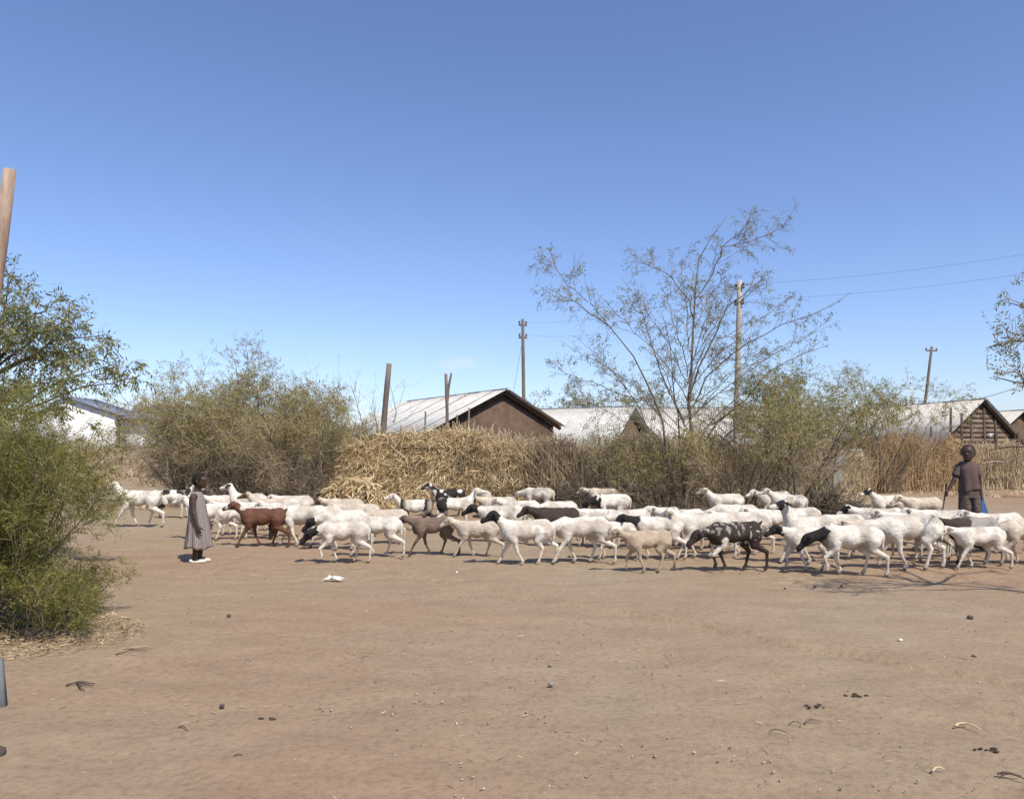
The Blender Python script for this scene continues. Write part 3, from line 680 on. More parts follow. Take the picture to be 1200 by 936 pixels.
# ================================================================== fences, stalks, grass
def path_pt(path, u):
    path = np.asarray(path, float); d = np.r_[0, np.cumsum(np.linalg.norm(np.diff(path, axis=0), axis=1))]; t = u * d[-1]
    return np.stack([np.interp(t, d, path[:, i]) for i in range(path.shape[1])], -1), d[-1]
def drop_strips(rng, start, d, L, K, grav):
    N = len(start); o = np.zeros((N, K, 3)); o[:, 0] = start; p = start.copy(); d = norm(d)
    for k in range(1, K):
        d = norm(d + rng.normal(size=d.shape) * .16 + np.array([0, 0, -grav])); p = p + d * (L / (K - 1))[:, None]; o[:, k] = p
    return o
def straw_fence():
    rng = np.random.default_rng(31)
    root = empty('straw_fence', G(500, 588)); base = np.array(root.location)
    tag(root, 'golden dry maize straw heaped along a pole fence before the mud house', 'fence')
    xs = [386, 395, 410, 450, 500, 545, 600, 650]; tops = [576, 554, 526, 515, 512, 508, 518, 530]
    Ys = 19.8
    def top(u):
        px = 386 + u * 232; ty = np.interp(px, xs, tops); x = (px - 600) / 900 * Ys; return x, CAMH + (525 - ty) / 900 * Ys
    # upright stalks
    N = 420; u = rng.random(N); x, zt = top(u); st = np.zeros((N, 4, 3)); yy = Ys + rng.normal(size=N) * .16
    for k in range(4): st[:, k] = np.stack([x + rng.normal(size=N) * .06 * k, yy + rng.normal(size=N) * .03, zt * rng.uniform(.8, 1.2, N) * k / 3], -1)
    m = MB(); m.tubes(st - base, taper_r(N, 4, .014, .008), 4, tint=rng.random(N)); m.build('stalks', M_straw, root, kind='stuff')
    # hanging dry leaves, layered from the ground to the top
    N = 24000; u = np.where(rng.random(N) < .86, rng.random(N) * .74, .7 + .3 * rng.random(N) ** 1.6); x, zt = top(u); lev = rng.random(N) ** .85
    z = .08 + (zt - .05) * lev; bulge = .55 * (1 - lev) + .18 + .25 * (n2(x * 1.6, z * 1.6, 3) - .4)
    s_ = np.stack([x, Ys - bulge * rng.random(N) ** .5 + .08, z], -1)
    d = np.stack([rng.normal(size=N) * .9, -rng.random(N) * .8, rng.normal(size=N) * .8 + .1], -1)
    rb = drop_strips(rng, s_, d, rng.uniform(.18, .58, N), 5, .30); rb[..., 2] = np.maximum(rb[..., 2], .01)
    cl = vnoise(np.stack([x * 3.5, z * 2.2, x * 0], -1), 9)
    m = MB(); m.ribbons(rb - base, rng.uniform(.008, .024, N), rng, np.clip(.05 + .62 * rng.random(N) + .85 * (cl - .45), 0, 1)); m.build('dry_leaves', M_straw, root, kind='stuff')
    # heap spilling at the end
    N = 2600; a = rng.random(N); x = (388 + 70 * a - 600) / 900 * 19.3; hh = .75 * (1 - (2 * a - .9) ** 2 * .9)
    s_ = np.stack([x + rng.normal(size=N) * .1, 19.25 - rng.random(N) * .5, np.maximum(.05, rng.random(N) * hh)], -1)
    rb = drop_strips(rng, s_, rng.normal(size=(N, 3)) * [1, .6, .5], rng.uniform(.15, .4, N), 5, .3); rb[..., 2] = np.maximum(rb[..., 2], .01)
    m = MB(); m.ribbons(rb - base, rng.uniform(.02, .05, N), rng, rng.random(N) * .8); m.build('straw_heap', M_straw, root, kind='stuff')
    for (a, b, r) in (((458, 525), (562, 527), .022), ((470, 546), (560, 541), .02)):
        p = P(*a, 19.42); q = P(*b, 19.42); mid = (p + q) / 2 + np.array([0, -.02, .03])
        m = MB(); m.tube(resample([p, mid, q], 7) - base + rng.normal(size=(7, 3)) * .008, r, 6); m.build('rail', M_darkwood, root)
    for px, ty in ((415, 512), (442, 500), (470, 498), (495, 482), (536, 486), (548, 478), (560, 492)):
        p = P(px, 560, 19.95); p[2] = -.05; t = P(px + rng.normal() * 3, ty, 19.95); m = MB(); m.tube(resample([p, (p + t) / 2 + rng.normal(size=3) * .03, t], 5) - base, [.04, .036, .032, .03, .024], 6); m.build('post', M_post, root)
straw_fence()
def brush_fence(name, label, pts, hfun, N, mat, rng, thick=.25, lean=.10, w=(.010, .022), rails=(), posts=(), leaves=0, leafmat=None):
    base = np.array([pts[0][0], pts[0][1], 0]); root = empty(name, base); tag(root, label, 'fence')
    u = rng.random(N); q, L = path_pt(pts, u); zt = hfun(u) * (.72 + .5 * n2(u * L * 1.3, u * 0 + len(label), 21)) * rng.uniform(.55, 1.10, N) ** .8; g = gz(q[:, 0], q[:, 1])
    st = np.zeros((N, 4, 3)); bx = q[:, 0] + rng.normal(size=N) * .05; by = q[:, 1] + rng.normal(size=N) * thick
    lx = rng.normal(size=N) * lean; ly = rng.normal(size=N) * lean; st0 = rng.random(N) * .35 * zt * (rng.random(N) < .4)
    for k in range(4):
        t = k / 3; st[:, k] = np.stack([bx + lx * t * zt + rng.normal(size=N) * .015 * k, by + ly * t * zt, g + st0 + (zt - st0) * t], -1)
    m = MB(); m.tubes(st - base, taper_r(N, 4, 1, .5) * rng.uniform(w[0], w[1], N)[:, None] * .6, 3, tint=rng.random(N)); m.build('stalks', mat, root, kind='stuff')
    if leaves:
        u = rng.random(leaves); q, L = path_pt(pts, u); z = hfun(u) * (.72 + .45 * n2(u * L * 1.3, u * 0 + len(label), 21)) * rng.random(leaves) ** .8
        s_ = np.stack([q[:, 0], q[:, 1] - thick * (.2 + rng.random(leaves) * 1.1), z + gz(q[:, 0], q[:, 1])], -1)
        d = np.stack([rng.normal(size=leaves) * .5, -rng.random(leaves) * .4, rng.normal(size=leaves)], -1)
        rb = drop_strips(rng, s_, d, rng.uniform(.10, .38, leaves), 4, .22); rb[..., 2] = np.maximum(rb[..., 2], .01 + gz(rb[..., 0], rb[..., 1]))
        m = MB(); m.ribbons(rb - base, rng.uniform(.010, .028, leaves), rng); m.build('dry_leaves', leafmat or mat, root, kind='stuff')
    for (a, b, Y, r, mt) in rails:
        p, q = P(*a, Y), P(*b, Y); c = (p + q) / 2 + np.array([0, 0, .05]); m = MB(); m.tube(resample([p, c, q], 7) - base + rng.normal(size=(7, 3)) * .008, r, 6); m.build('rail', mt, root)
    for (px, ty, Y) in posts:
        p = P(px, 560, Y); p[2] = gz(p[0], p[1]) - .05; t = P(px + rng.normal() * 2.5, ty, Y); m = MB(); m.tube(resample([p, (p + t) / 2 + rng.normal(size=3) * .02, t], 5) - base, [.055, .05, .046, .043, .036], 6); m.build('post', M_darkwood, root)
    return root
rng = np.random.default_rng(41)
X = lambda px, Y: (px - 600) / 900 * Y
brush_fence('brush_fence', 'brown dry brush fence between the straw fence and the tall thorn tree', [(X(588, 20), 20), (X(690, 19.6), 19.6), (X(800, 20), 20)], lambda u: 1.86 - .22 * u + .10 * np.sin(u * 17), 2000, M_brush, rng, .22, .30,
            rails=(((608, 537), (655, 531), 19.5, .02, M_darkwood), ((665, 531), (735, 543), 19.4, .018, M_darkwood)), posts=((640, 508, 20), (700, 512, 19.9), (755, 510, 20)), leaves=11000, leafmat=M_brush)
brush_fence('brush_fence', 'grey brown brush fence behind the yellow green bushes', [(X(795, 20.5), 20.5), (X(900, 22), 22), (X(1012, 24.6), 24.6)], lambda u: 1.5 + .15 * np.sin(u * 23), 2000, M_brush, rng, .25, .30, posts=((850, 515, 21.2), (930, 512, 22.6)), leaves=8000, leafmat=M_brush)
brush_fence('thatch_fence', 'orange brown thatch fence in front of the plank house', [(X(1000, 25), 25), (X(1075, 25.8), 25.8), (X(1132, 26.3), 26.3)], lambda u: 1.50 + .32 * np.sin(u * 2.8) + .08 * np.sin(u * 31), 2100, M_thatch, rng, .20, .18, rails=(((1108, 528), (1130, 525), 25.9, .025, M_palepole),), posts=((1112, 478, 27.4), (1126, 484, 27.2), (1089, 500, 27.0)), leaves=9000, leafmat=M_thatch)
brush_fence('thatch_fence', 'grey brown stick fence with pale rail behind the herd boy', [(X(1130, 26.5), 26.5), (X(1180, 26.9), 26.9), (X(1290, 27.6), 27.6)], lambda u: 1.48 + .08 * np.sin(u * 23), 2200, M_brush, rng, .14, .11, rails=(((1150, 543), (1181, 542), 26.0, .03, M_palepole), ((1178, 541), (1215, 531), 26.0, .028, M_post), ((1160, 527), (1215, 523), 26.1, .028, M_darkwood)), posts=((1165, 508, 26.6), (1190, 506, 26.8)), leaves=7000, leafmat=M_brush)
# posts that stand clear of the fences
def lone_post(name, label, base, pts, rad, mat, fork=None):
    root = MB(); b = np.array(base); root.tube(resample(pts, 8) - b, np.linspace(rad[0], rad[1], 8) * (1 + .06 * np.sin(np.arange(8) * 2.3)), 9)
    if fork is not None: root.tube(resample(fork, 5) - b, np.linspace(rad[1], rad[1] * .7, 5), 7)
    o = root.build(name, mat, smooth=True); o.location = b; tag(o, label, 'post'); return o
t = P(456, 426, 21); b = P(446, 560, 21); b[2] = -.1
lone_post('leaning_post', 'thick grey post leaning at the end of the mud house roof', b, [b, P(450, 490, 21), t], (.10, .072), M_post)
t = P(528, 440, 21.2); b = P(524, 560, 21.2); b[2] = -.1
lone_post('forked_post', 'forked grey post standing before the mud house roof', b, [b, P(524, 480, 21.2), P(522.5, 438, 21.2)], (.055, .042), M_post, [P(524, 474, 21.2), P(525.5, 455, 21.2), P(529, 437, 21.2)])
t = P(497, 482, 20.4); b = P(492, 560, 20.4); b[2] = -.1
t = P(11.5, 199, 5.0); b = np.array([X(-54, 5.0), 5.0, -.1])
lone_post('leaning_pole', 'pale bleached pole leaning up beside the leafy tree', b, [b, t * .5 + b * .5 + np.array([.01, 0, 0]), t], (.050, .040), M_palepole)
b = P(-1, 824, 4.42); b[2] = -.03; t = b + np.array([-.05, .02, .27])
m = MB(); dz = norm(t - b); m.box((b + t) / 2 - b, (.085, .035, .30), axes=[norm(np.cross((0, 1, 0), dz)), np.cross(dz, norm(np.cross((0, 1, 0), dz))), dz])
o = m.build('plank_stake', simple('blue_grey_plank', (.10, .105, .115), (.20, .205, .215), 8, .85, .4, 30, (1, 1, .2))); o.location = b; tag(o, 'blue grey weathered plank stuck in the bare ground by the green bush', 'plank')

# ---- utility poles and wires
def utility_pole(label, base, top, r, mat, arm_dir=(1, 0, 0), arms=1, tilt=(0, 0)):
    base = np.array(base, float); top = np.array(top, float); root = empty('utility_pole', base); tag(root, label, 'utility pole', 'utility poles'); h = top - base
    m = MB(); m.tube(resample([(0, 0, -.05), h * .5, h], 6), np.linspace(r * 1.25, r, 6), 10); m.build('pole', mat, root, True)
    pts = []
    a = norm(np.array(arm_dir, float))
    for k in range(arms):
        z = h * (1 - (.25 + .55 * k) / h[2]); m = MB(); m.box(z, (.36 if arms > 1 else .8, .07, .08), rz=math.atan2(a[1], a[0])); arm = m.build('bracket', M_uppole, root)
        for s_ in (-1, 1):
            q = z + a * s_ * (.15 if arms > 1 else .36) + np.array([0, 0, .11]); m = MB(); m.tube([q - [0, 0, .07], q - [0, 0, .02], q + [0, 0, .03], q + [0, 0, .06]], [.02, .045, .045, .02], 7); m.build('insulator', M_wire, arm); pts.append(base + q)
    return pts
def wire(name, label, a, b, sag, r=.0034, group='overhead wires'):
    t = np.linspace(0, 1, 24)[:, None]; p = a + (b - a) * t; p[:, 2] -= sag * 4 * (t * (1 - t))[:, 0]
    m = MB(); m.tube(p - a, r, 5); o = m.build(name, M_wire); o.location = a; tag(o, label, 'wire', group)
def basept(px, Y): q = P(px, 525, Y); q[2] = gz(q[0], q[1]); return q
p613 = utility_pole('dark utility pole rising straight behind the mud house', basept(615, 33), P(612.5, 374, 33), .07, M_uppole, (1, .3, 0), 2)
p866 = utility_pole('pale utility pole behind the tall thorn tree', basept(860, 26), P(867, 329, 26), .085, M_uppale, (.6, -.8, 0), 2)
p1090 = utility_pole('dark utility pole leaning slightly behind the ribbed pale roof', basept(1074, 47), P(1092, 406, 47), .075, M_uppole, (1, .2, 0), 1)
pout = utility_pole('tall utility pole beyond the plank houses, wires running to it', (17.2, 19.5, 0), (17.2, 19.5, 7.3), .11, M_uppole, (.3, -1, 0), 2)
wire('wire', 'upper wire from the dark straight pole to the pale pole', p613[1], p866[0], .35); wire('wire', 'lower wire from the dark straight pole to the pale pole', p613[3], p866[2], .45)
wire('wire', 'upper wire from the pale pole running out over the plank house', p866[1], pout[0], .25); wire('wire', 'lower wire from the pale pole running out over the plank house', p866[3], pout[2], .25)
wire('service_wire', 'dark sagging wire from the plank house ridge', P(1152, 466, 30.7), np.array([17.2, 19.5, 5.2]), .3, .010)
wire('stay_wire', 'thin stay wire beside the dark straight pole', P(612, 400, 33), P(600, 470, 31.5), .0, .007)

# ---- sheets of cloth and tarp seen through the bushes
def cloth(name, label, c, wd, ht, mat, seed, yaw=0.):
    rg = np.random.default_rng(seed); nu, nv = 14, 12; u, v = np.meshgrid(np.linspace(-.5, .5, nu), np.linspace(0, 1, nv), indexing='ij')
    y = .07 * np.sin(u * 9 + v * 2 + seed) + .05 * np.sin(u * 17 + seed * 2) * v
    x = u * wd * (1 - .25 * v * (rg.random())) + .05 * np.sin(v * 5 + seed); z = -v * ht * (1 + .15 * np.sin(u * 7 + seed))
    idx = np.arange(nu * nv).reshape(nu, nv); q = np.stack([idx[:-1, :-1], idx[1:, :-1], idx[1:, 1:], idx[:-1, 1:]], -1)
    m = MB(); m.add(np.stack([x, y, z], -1), q); o = m.build(name, mat, smooth=True); o.location = c; o.rotation_euler.z = yaw
    md = o.modifiers.new('thick', 'SOLIDIFY'); md.thickness = .012; tag(o, label, 'sheeting')
cloth('hanging_sheet', 'dusty white sheeting glimpsed through the half dry olive bush', P(347, 506, 22.6), .55, .55, M_whitegrey, 3)
cloth('hanging_sheet', 'small pale rag caught low in the half dry olive bush', P(362, 527, 22.0), .32, .26, M_paper, 5)
cloth('hanging_sheet', 'grey striped tarp piece beside the white sheeting in the thicket', P(364, 505, 22.9), .42, .5, M_whitegrey, 9)
cloth('hanging_sheet', 'grey tarp hung on the brush fence behind the bushes', P(972, 532, 23.0), .85, 1.0, simple('grey_tarp', (.20, .21, .20), (.30, .31, .30), 3, .7, .3, 12), 2)
cloth('hanging_sheet', 'pale brown cloth hung at the end of the thatch fence', P(1000, 526, 24.2), .5, .8, simple('pale_brown_cloth', (.42, .36, .28), (.58, .52, .43), 3, .8, .3, 12), 6)
cloth('hanging_sheet', 'white scrap of cloth on the plank house wall', P(1160, 508, 30.4), .2, .12, M_paper, 8)

def heap(name, label, c, rx, ry, hz, N, mat, rng, w=.009):
    root = empty(name, c); tag(root, label, 'brushwood')
    a = rng.uniform(0, 2 * math.pi, N); r = np.sqrt(rng.random(N)); s_ = np.stack([r * np.cos(a) * rx, r * np.sin(a) * ry, rng.random(N) * hz * (1 - r * .7)], -1)
    d = norm(rng.normal(size=(N, 3)) * [1, .7, .45]); o = np.zeros((N, 4, 3)); o[:, 0] = s_; p = s_.copy()
    for k in range(1, 4):
        d = norm(d + rng.normal(size=d.shape) * .3); p = p + d * rng.uniform(.08, .2, N)[:, None]; p[:, 2] = np.maximum(p[:, 2], .01); o[:, k] = p
    m = MB(); m.tubes(o, taper_r(N, 4, w, w * .4), 3, tint=rng.random(N)); m.build('twigs', mat, root, kind='stuff')
g = G(660, 600); heap('brushwood_heap', 'dark heap of dead brushwood before the brush fence', g, .5, .4, .65, 700, M_darkbrush, rng)
g = G(975, 606); heap('brushwood_heap', 'dark heap of dead brushwood under the yellow green bushes', g, .75, .4, .6, 800, M_darkbrush, rng)
g = G(395, 592); heap('brushwood_heap', 'low dark brushwood at the foot of the straw fence', g, .9, .4, .35, 600, M_darkbrush, rng)
g = G(320, 592); heap('brushwood_heap', 'low tangle of grey twigs under the thicket', g, 1.5, .4, .5, 900, M_brush, rng)
g = G(890, 596); heap('brushwood_heap', 'grey tangle of dead twigs behind the tall thorn tree', g, 1.3, .4, .6, 900, M_brush, rng)

def grass(name, label, pts, N, h, mat, rng, wd=.012):
    """pts: polygon of world xy as (x0,x1,y0,y1) boxes"""
    m = MB(); 
    for (x0, x1, y0, y1) in pts:
        n = N // len(pts); x = rng.uniform(x0, x1, n); y = rng.uniform(y0, y1, n); k = n2(x * .8, y * .8, 12) > .42; x, y = x[k], y[k]; n = len(x)
        d = norm(np.stack([rng.normal(size=n) * .5, rng.normal(size=n) * .5, np.ones(n)], -1)); L = h * rng.uniform(.4, 1.2, n)
        o = np.zeros((n, 4, 3)); p = np.stack([x, y, gz(x, y) - .01], -1); o[:, 0] = p
        for q in range(1, 4): d = norm(d + rng.normal(size=d.shape) * .2 + [0, 0, -.18]); p = p + d * (L / 3)[:, None]; o[:, q] = p
        m.ribbons(o, wd * rng.uniform(.6, 1.4, n), rng)
    o = m.build(name, mat, kind='stuff'); tag(o, label, 'grass')
grass('dry_grass', 'dry straw coloured grass on the dirt rise below the white building', [(-24, -11, 27, 33), (-22, -9, 24, 28)], 7000, .32, M_litter, rng, .03)
grass('dry_grass', 'dry grass tufts at the foot of the fences', [(-4, 4, 18.3, 19.4), (3, 9, 17.5, 19.5), (9, 19, 22.5, 25), (-9, -5, 18.2, 19.4)], 9000, .22, M_brush, rng, .016)
# ================================================================== animals
WHITE = np.array([.70, .645, .555]); CREAM = np.array([.56, .48, .375]); BLACK = np.array([.022, .019, .018]); DUST = np.array([.50, .40, .30])
BROWN = np.array([.135, .062, .037]); TAN = np.array([.44, .345, .245]); GREYB = np.array([.175, .125, .092]); DKBR = np.array([.055, .038, .030]); GREY = np.array([.30, .27, .235]); PINK = np.array([.55, .42, .36])
def blend(a, b, t): t = np.asarray(t)[:, None]; return a * (1 - t) + b * t
def coat_colour(kind, grp, p, V, s, seed):
    """coat colour of every vertex from the body region it belongs to and its own patch pattern"""
    q = V / s; nz = vnoise(q * 7 + seed, 3); nf = vnoise(q * 22 + seed * 3, 5); n_ = len(V)
    is_ = lambda *g: np.isin(grp, g)
    base = {'white': WHITE, 'blackhead': WHITE, 'brownhead': WHITE * .97, 'cream': CREAM, 'creambrown': CREAM, 'eyepatch': WHITE, 'greyface': WHITE * .96, 'blackneck': WHITE,
            'brown': BROWN, 'tan': TAN, 'greybrown': GREYB, 'flecked': np.array([.040, .028, .022]), 'spotted': BLACK, 'black': DKBR, 'pied': WHITE, 'pied2': WHITE, 'blackrump': WHITE, 'grey': GREY, 'greyback': WHITE * .9}[kind]
    C = np.tile(base, (n_, 1)).astype(float)
    C *= (.84 + .32 * nf)[:, None]
    head = is_('head', 'muzzle', 'ear', 'jaw'); neck = is_('neck')
    wob = (nz - .5) * .12 + (nf - .5) * .05
    def paint(mask, col): C[mask] = col * (.85 + .3 * nf[mask])[:, None]
    if kind in ('blackhead', 'blackneck'):
        d = np.linalg.norm(q - p['hb'] / s, axis=1); paint(head | (neck & (d < (.12 if kind == 'blackhead' else .24) + wob)), BLACK)
        if kind == 'blackneck': paint(is_('body', 'shoulder') & (q[:, 0] > .235 + wob), BLACK)
    if kind in ('brownhead', 'creambrown'): paint(head, np.array([.13, .075, .045]))
    if kind == 'greyface': paint(head & (nz > .35), np.array([.28, .24, .21]))
    if kind == 'eyepatch':
        paint(is_('ear'), BLACK); d = np.linalg.norm(q - (p['hb'] + (p['mz'] - p['hb']) * .20) / s, axis=1); paint(head & (d < .075 + wob * .8) & (nf < .8), BLACK)
    if kind == 'pied': m = ((q[:, 0] < .29) & (q[:, 0] > .13 + wob)) | ((q[:, 0] < -.13 + wob)); paint(m & ~head & is_('body', 'shoulder', 'neck', 'thigh', 'tail'), BLACK); paint(is_('shin', 'leg') & (q[:, 2] > .12), DKBR)
    if kind == 'pied2': paint((q[:, 2] > .47 + wob * .6) & is_('body', 'thigh', 'shoulder') & (nz > .28), BLACK); paint(is_('leg', 'shin') & (q[:, 0] < 0) & (q[:, 2] > .10), BLACK); paint(neck & (nz > .52), BLACK)
    if kind == 'blackrump': paint((q[:, 0] < -.12 + wob) & is_('body', 'thigh', 'tail'), BLACK)
    if kind == 'flecked':
        f = vnoise(q * np.array([40, 40, 26]) + seed, 8) * .6 + nz * .4; m = is_('body', 'shoulder', 'neck') & (q[:, 0] > -.10 + wob * 2) & (q[:, 2] > .40 + wob); C = blend(C, WHITE * .62, sstep(.55, .68, f) * m * (.35 + .55 * nf))
        m = (f > .66) & is_('thigh'); paint(m, WHITE * .7); paint(is_('leg') & (q[:, 0] > .1) & (q[:, 1] > 0), WHITE * .9)
    if kind == 'spotted':
        f = vnoise(q * 13 + seed, 8); C = blend(C, WHITE * .9, sstep(.60, .70, f))
    if kind == 'brown': paint(is_('head') & (nf > .72), WHITE * .8); paint((np.abs(q[:, 0] - .30) < .035) & (q[:, 2] > .55) & (q[:, 2] < .64), WHITE * .8)
    if kind == 'tan': paint(head, TAN * .62)
    if kind == 'greybrown': paint(is_('leg', 'shin') & (q[:, 2] < .2), GREYB * .6); paint(head, GREYB * .6)
    if kind == 'grey': paint((q[:, 0] > .05 + wob) & ~is_('leg', 'shin'), DKBR)
    if kind == 'greyback': paint((q[:, 2] > .46) & is_('body') & (nz > .5), np.array([.42, .37, .31]))
    if kind in ('white', 'cream', 'creambrown', 'brownhead'):
        mz = is_('muzzle') & (np.linalg.norm(q - p['mz'] / s, axis=1) < .05); C[mz] = PINK * .8
    # dust on shins, dirty belly, worn grey patches, hooves
    if base.mean() > .4:
        C = blend(C, DUST, np.clip((.24 - q[:, 2]) / .2, 0, 1) * .6 * (.5 + nf)); C = blend(C, DUST * .9, np.clip((.40 - q[:, 2]) / .1, 0, 1) * is_('body') * .45)
        C = blend(C, np.array([.42, .355, .28]), np.clip((nz - .42) * 2.6, 0, .7) * is_('body', 'thigh', 'shoulder'))
    if base.mean() > .4 and kind not in ('eyepatch', 'blackhead', 'blackneck'): paint(is_('ear'), np.array([.43, .33, .245]))
    C[is_('hoof')] = blend(C[is_('hoof')] * .75, np.array([.13, .10, .078]), np.clip((.038 - q[is_('hoof'), 2]) / .03, 0, 1))
    return np.clip(C, 0, 1)

def make_animal(sp_, s, head='level', phase=0, turn=0., seed=0, coat='white', vox=.0135, wool=0.):
    rg = np.random.default_rng(seed + 900)
    h = vox; b = SDF((-.58 * s, -.30 * s, -.03), (.80 * s, .30 * s, 1.06 * s), h)
    fat = .80 if sp_ == 'sheep' else .73
    fat *= rg.uniform(.95, 1.06)
    S = lambda x, y, z: (x * s * (.87 if x < 0 else 1), y * s, z * s)
    cone = lambda a, c, ra, rb, k=.035, g='body': b.cone(S(*a), S(*c), ra * s, rb * s, k * s, g)
    ell = lambda a, r, k=.035, g='body': b.ell(S(*a), tuple(q * s for q in r), k * s, g)
    # trunk: deep chest, belly rising to the flank, rump
    cone((.20, 0, .415), (.02, 0, .415), .125 * fat, .140 * fat); cone((.02, 0, .413), (-.18, 0, .445), .142 * fat, .118 * fat); cone((-.18, 0, .445), (-.30, 0, .452), .118 * fat, .105 * fat)
    cone((.20, 0, .515), (-.02, 0, .505), .062, .058, .05); cone((-.02, 0, .505), (-.28, 0, .52), .058, .062, .05)
    ell((.265, 0, .40), (.075, .085 * fat, .11))
    ph = [(.15, 0, -.16, 0), (-.12, .0, .15, .0), (.05, 0, -.07, 0), (.12, .045, -.12, 0), (-.15, 0, .14, .0), (.02, 0, .04, 0)][phase % 6]
    for sd, f_dx, f_l, h_dx, h_l in ((1, ph[0], ph[1], ph[2], ph[3]), (-1, -ph[0] * .9 + .01, (.03 if phase % 6 == 1 else 0), -ph[2] * 1.05, (.025 if phase % 6 == 4 else 0))):
        y = sd * .082 * fat
        ell((.20, y * 1.02, .40), (.075, .05, .125), .04, 'shoulder')
        ex, ez = .175 + f_dx * .12, .295; fx = .20 + f_dx; 
        kx = (ex + fx) / 2 + .020 + f_l * .9; kz = .165 + f_l * .55
        fx2 = fx - f_l * .8; lz = .052 + f_l
        cone((.19, y, .36), (ex, y, ez), .058, .043, .03, 'leg'); cone((ex, y, ez), (kx, y, kz), .035, .0215, .02, 'leg')
        cone((kx, y, kz), (fx2, y, lz), .0195, .0145, .012, 'shin'); cone((fx2, y, lz), (fx2 + .022 - f_l * .2, y, .022 + f_l), .019, .0225, .012, 'hoof')
        y = sd * .078 * fat
        ell((-.265, y, .415), (.095, .055, .125), .045, 'thigh')
        sx, sz = -.20 + h_dx * .30, .29 + h_l * .4; hx, hz = -.345 + h_dx * .80, .205 + h_l * .8; fx, lz = -.315 + h_dx, .052 + h_l
        cone((-.255, y, .39), (sx, y * 1.05, sz), .078, .046, .04, 'thigh'); cone((sx, y * 1.05, sz), (hx, y, hz), .043, .023, .02, 'leg')
        cone((hx, y, hz), (fx, y, lz), .0215, .015, .012, 'shin'); cone((fx, y, lz), (fx + .022, y, .022 + h_l), .019, .0235, .012, 'hoof')
    if sp_ == 'sheep':
        ell((-.375, 0, .445), (.045, .062, .075), .04, 'thigh'); cone((-.395, 0, .43), (-.41, 0, .29), .036, .012, .03, 'tail')
    else: cone((-.35, 0, .515), (-.41, 0, .57), .024, .013, .02, 'tail')
    # neck and head
    e, he, nl = {'high': (62, -12, .27), 'up': (44, -24, .25), 'level': (20, -32, .23), 'low': (-14, -50, .24), 'graze': (-48, -68, .28)}[head]
    e = R(e + rg.uniform(-6, 6)); he = R(he + rg.uniform(-6, 6)); ty = R(turn)
    nb = np.array((.245, 0, .475)); d = np.array((math.cos(e) * math.cos(ty * .5), math.cos(e) * math.sin(ty * .5), math.sin(e))); hb = nb + d * nl
    nr = (.086, .054) if sp_ == 'sheep' else (.076, .047)
    cone(nb, hb, nr[0], nr[1], .06, 'neck')
    hd = np.array((math.cos(he) * math.cos(ty), math.cos(he) * math.sin(ty), math.sin(he))); side = norm(np.cross((0, 0, 1.), hd)); upv = np.cross(hd, side)
    mz = hb + hd * .165
    b.ell((hb + hd * .025) * s, np.array((.078, .053, .060)) * s, .03 * s, 'head', np.stack([hd, side, upv], 1))
    cone(hb + hd * .02 - upv * .012, mz - upv * .004, .050, .030, .025, 'head'); cone(mz - hd * .02, mz + hd * .014 - upv * .006, .031, .027, .015, 'muzzle')
    for sd in (-1, 1):
        a = hb - hd * .018 + side * sd * .045 + upv * .022
        c = a + (side * sd * .085 - hd * .015 - np.array((0, 0, .030 if sp_ == 'sheep' else .045))); m_ = (a + c) / 2
        ed = norm(c - a); en = norm(np.cross(ed, hd + .2 * upv)); b.ell(m_ * s, np.array((.064, .029, .012)) * s, .012 * s, 'ear', np.stack([ed, np.cross(en, ed), en], 1))
    if wool:
        X_, Y_, Z_ = np.meshgrid(*b.ax, indexing='ij'); k = 75 / s
        b.v += (wool * (np.sin(X_ * k + 3 * np.sin(Y_ * k * .5)) * np.sin(Z_ * k * .9 + 2 * np.sin(X_ * k * .4)) * np.sin(Y_ * k * .8 + seed)) * (Z_ > .3 * s)).astype(np.float32)
    for sd in (-1, 1): cone((-.235, sd * .062, .525), (-.30, sd * .05, .515), .024, .026, .03)
    V, F = b.mesh(); grp = b.groups(V); bd = np.isin(grp, ('body', 'thigh', 'shoulder', 'neck'))
    rad = V - np.stack([V[:, 0], V[:, 1] * 0, np.full(len(V), .43 * s)], -1)
    V = V + norm(rad) * (bd * ((vnoise(V * 9 + seed, 1) - .5) * .016 + (vnoise(V * 30 + seed, 2) - .5) * .007))[:, None]
    cc = coat_colour(coat, grp, dict(hb=hb * s, mz=mz * s), V, s, seed)
    zm = lambda z: np.where(z < .30, z * 1.15, z + .045) * .935           # longer legs under the trunk
    V[:, 2] = zm(V[:, 2] / s) * s; hb = hb.copy(); hb[2] = zm(hb[2]); mz = mz.copy(); mz[2] = zm(mz[2])
    me = sdf_mesh(sp_, V, F, M_coat, cc)
    info = dict(hb=hb * s, hd=hd, side=side, up=upv, s=s, mz=mz * s)
    return me, info
eye_mb = MB()
def ball_mesh(name, r, mat, n=6):
    m = MB(); th = np.linspace(0, math.pi, n); m.tube(np.stack([0 * th, 0 * th, -r * np.cos(th)], -1), np.maximum(r * np.sin(th), 1e-4), 8); return m.mesh(name, mat, True)
M_darkeye = simple('dark_eye', (.012, .010, .008), (.02, .016, .012), 5, .2, 0)
EYE = ball_mesh('eye', .0105, M_darkeye)
